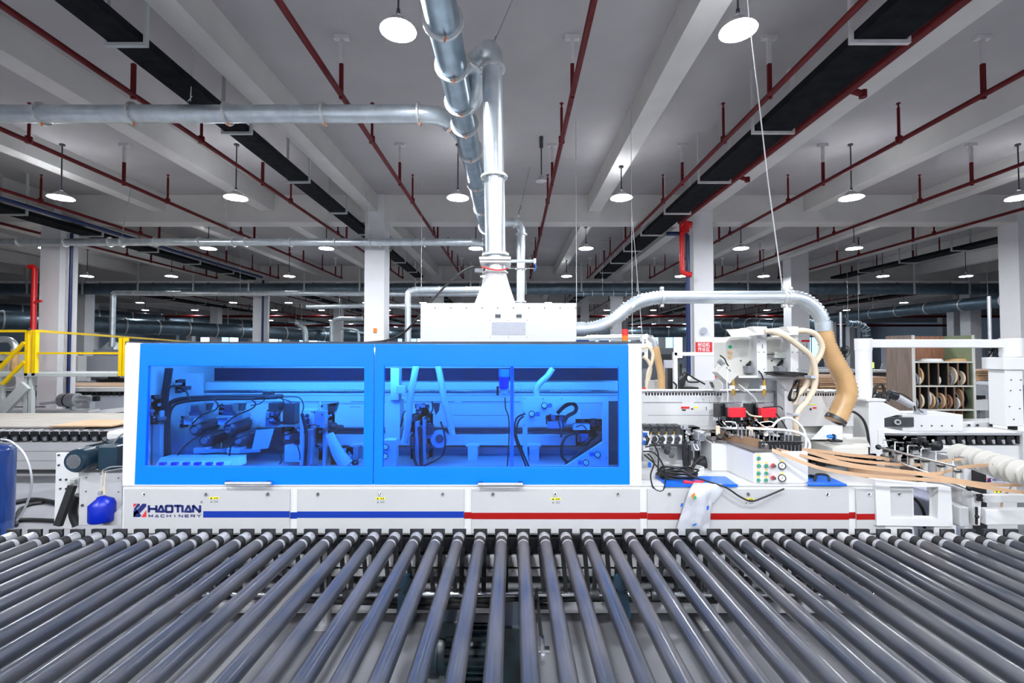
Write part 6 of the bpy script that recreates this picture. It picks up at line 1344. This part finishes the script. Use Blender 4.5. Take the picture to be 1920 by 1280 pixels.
tag(hose('clear_tube', [(2, 823), (22, 828), (45, 850), (58, 885), (58, 920), (45, 955), (32, 975)], .008, 'aluminium', None, 3.95), 'thin clear tube arching from the blue tank to the floor', 'hose')
def fhose(pts, r): return build(MB().sweep(smooth_path([on_z(x, y, r) for x, y in pts], 6), r, 8), 'black_hose', 'rubber')
tag(fhose([(10, 946), (45, 938), (75, 937), (112, 944)], .03), 'black hose on the floor between tank and drilled plates', 'hose')
tag(fhose([(30, 985), (35, 958), (55, 946), (80, 942)], .02), 'thinner black hose coiling beside the clear tube', 'hose')
tag(fhose([(20, 975), (60, 974), (110, 976)], .022), 'black hose lying along the roller ends at the left', 'hose')
# machines farther left
fm = thing('panel_saw', 'low machine with a silver cylindrical motor on a white bar beyond the conveyor', 'machine', W(110, 860, 10.6))
YF2 = 10.6
def fp(name, mb, m, bevel=0, parent=fm): return build(mb, name, m, parent, bevel)
fp('white_bar', MB().box(-14.5, XW(170, YF2), YF2, YF2+.3, ZW(776, YF2), ZW(768.5, YF2)), 'white_paint', .03)
fp('white_bar', MB().bar(W(168, 775, YF2+.1), W(236, 767, YF2+1.5), .1, .1), 'white_paint')
fp('motor_body', MB().cyl(W(116, 750, YF2), W(146, 749, YF2), .15, seg=20).cyl(W(146, 748, YF2), W(168, 747, YF2), .085, seg=14), 'aluminium'); fp('motor_strap', MB().cyl(W(127, 750, YF2), W(129, 750, YF2), .156, seg=20), 'black_plastic')
fp('motor_mount', MB().pb(155, 745, 168, 766, YF2, .15).pb(130, 760, 135, 768, YF2, .1), 'aluminium'); fp('motor_tip', MB().pb(173, 743, 181, 752, YF2, .1), 'black_plastic')
fp('cover_plate', MB().bar(W(78, 757, YF2), W(118, 752, YF2), .1, .07), 'white_paint')
fp('dark_base', MB().box(-14.5, XW(90, YF2), YF2-.05, YF2-.02, ZW(763, YF2), ZW(761.5, YF2)).box(-14.5, XW(100, YF2), YF2+.1, YF2+.25, .5, ZW(776, YF2)), 'dark_steel')
ft = thing('infeed_table', 'far white table with a row of small black brackets under its edge', 'table', (-11, 13, 0))
YT2 = 12.6
build(MB().box(-22, XW(238, YT2), YT2, YT2+1.9, ZW(734, YT2), ZW(726.5, YT2)), 'table_top', 'white_paint', ft, .01); build(MB().box(-22, XW(238, YT2), YT2+.1, YT2+.15, ZW(768, YT2), ZW(742, YT2)), 'side_beam', 'label_grey', ft)
build(MB().box(-21, XW(238, YT2), YT2+.4, YT2+1.7, .1, ZW(742, YT2)), 'lower_body', 'mid_grey', ft)
px = 236
while px > -10: build(MB().pb(px-4, 735, px, 741.5, YT2+.05, .05), 'bracket', 'black_plastic', ft); px -= 10.6
tag(build(MB().box(-18, XW(240, YT2), YT2+.3, YT2+1.8, ZW(726.5, YT2)+.002, ZW(724.5, YT2)), 'wood_panel', 'edge_band'), 'thin tan board on the far white table', 'board')
for n, px in enumerate((69, 82, 93)):
    c = W(px, 720, YT2+.3); tag(build(MB().cyl(c, c+Vector((0, .08, 0)), .085, seg=18).cyl(c+Vector((0, -.02, 0)), c, .045, seg=12), 'red_wheel', 'hydrant_red'), 'red wheel on the far table, %s from the left' % ORD[n], 'wheel', 'red wheels')
for n, px in enumerate((108, 118, 128)): tag(build(MB().bar(W(px-4, 723, YT2+.3), W(px+6, 716, YT2+.4), .1, .05), 'blue_clamp', 'bright_blue'), 'small blue clamp on the far table, %s from the left' % ORD[n], 'clamp', 'blue clamps')
rk = thing('press_machine', 'grey and white machine with dark rollers beyond the railing posts', 'machine', W(190, 760, 15.5)); YK2 = 15.2
build(MB().pb(145, 667, 250, 707, YK2+1, .3), 'grey_body', 'label_grey', rk); build(MB().pb(132, 667, 147, 716, YK2, .3), 'white_post', 'white_paint', rk, .02)
build(MB().pb(126, 664, 136, 680, YK2, .2), 'curved_arm', 'white_paint', rk, .03); build(MB().pb(180, 709, 250, 722, YK2, .3), 'dark_housing', 'dark_steel', rk)
build(MB().pb(130, 714, 170, 718, YK2-.3, .2).pb(193, 697, 222, 705, YK2-.4, .3), 'top_plate', 'aluminium', rk); build(MB().pb(202, 703, 220, 710, YK2-.4, .1).pb(186, 712, 196, 722, YK2-.2, .1), 'black_roller', 'black_plastic', rk)
build(MB().pb(150, 672, 153, 675, YK2+.9, .1), 'red_light', 'hydrant_red', rk)
build(MB().box(XW(130, YK2), XW(250, YK2), YK2+.1, YK2+1.0, 0, ZW(722, YK2)), 'lower_body', 'cabinet_paint', rk)
rb = thing('rear_edge_bander', 'white machine head with hose behind the yellow stair rail', 'machine', W(0, 760, 10.8))
build(MB().pb(-30, 664, 14, 700, 11, .5), 'head_plate', 'cream_paint', rb, .01); build(MB().pb(-6, 676, 2, 680, 10.95, .05), 'slot', 'black_plastic', rb); build(MB().pb(-30, 700, 30, 726, 11.05, .5), 'body', 'white_paint', rb, .01)
build(MB().pb(-30, 735, 45, 745, 11.3, .3), 'dark_rail', 'dark_steel', rb); build(MB().box(-13.5, -11.9, 11.2, 11.8, 0, ZW(735, 11.3)), 'lower_body', 'cabinet_paint', rb)
tag(build(MB().sweep(smooth_path(wpts([(-10, 637), (10, 636), (22, 640), (28, 650), (28, 656)], 10.8), 5), .07, 12), 'extraction_duct', 'galvanized'), 'small duct elbow above the yellow stair rail', 'duct')
tag(build(corrugated(MB(), wpts([(27, 654), (28, 672), (26, 690), (30, 697)], 10.8), .07, .05, .06, 12), 'brown_hose', 'tan_hose'), 'brown suction hose behind the left yellow posts', 'hose')
dc = thing('dust_hopper', 'grey hopper box with a pyramid funnel beyond the railing', 'machine', W(210, 700, 17)); build(MB().pb(175, 655, 240, 668, 17, 1), 'hopper_box', 'label_grey', dc)
c = W(211, 655, 17.3); build(MB().add([c+Vector((-.25, -.25, 0)), c+Vector((.25, -.25, 0)), c+Vector((.25, .25, 0)), c+Vector((-.25, .25, 0)), c+Vector((-.09, -.09, .28)), c+Vector((.09, -.09, .28)), c+Vector((.09, .09, .28)), c+Vector((-.09, .09, .28))], [(0, 1, 5, 4), (1, 2, 6, 5), (2, 3, 7, 6), (3, 0, 4, 7), (4, 5, 6, 7), (3, 2, 1, 0)]), 'funnel', 'galvanized', dc)
build(MB().box(c.x-.6, c.x+.6, 17.1, 17.9, 0, ZW(668, 17)), 'lower_body', 'label_grey', dc)
# ---- far clutter between the columns
rnd = random.Random(11)
for n, (px0, px1, py, Y, m) in enumerate(((560, 612, 655, 22, 'mid_grey'), (730, 770, 655, 24, 'label_grey'), (1100, 1160, 650, 18, 'label_grey'), (1230, 1262, 652, 24, 'mid_grey'), (1340, 1365, 640, 20, 'white_paint'), (1540, 1600, 690, 18, 'label_grey'), (1690, 1810, 640, 27, 'wall_paint'), (270, 380, 655, 27, 'cabinet_paint'))):  # the wall_paint block stands for a stretch of the far wall
    t = thing('far_machine', 'boxy distant machine or wall block between the columns, %s from the left' % ORD[n], 'machine', (XW((px0+px1)/2, Y), Y, 0), 'distant machines')
    x0_, x1_ = XW(px0, Y), XW(px1, Y); z1_ = ZW(py, Y)
    build(MB().box(x0_, x1_, Y, Y+1.5, 0, z1_), 'housing', m, t, .02); build(MB().box(x0_+.1, x1_-.1, Y-.02, Y, z1_*.45, z1_*.85), 'front_panel', 'dark_steel', t)
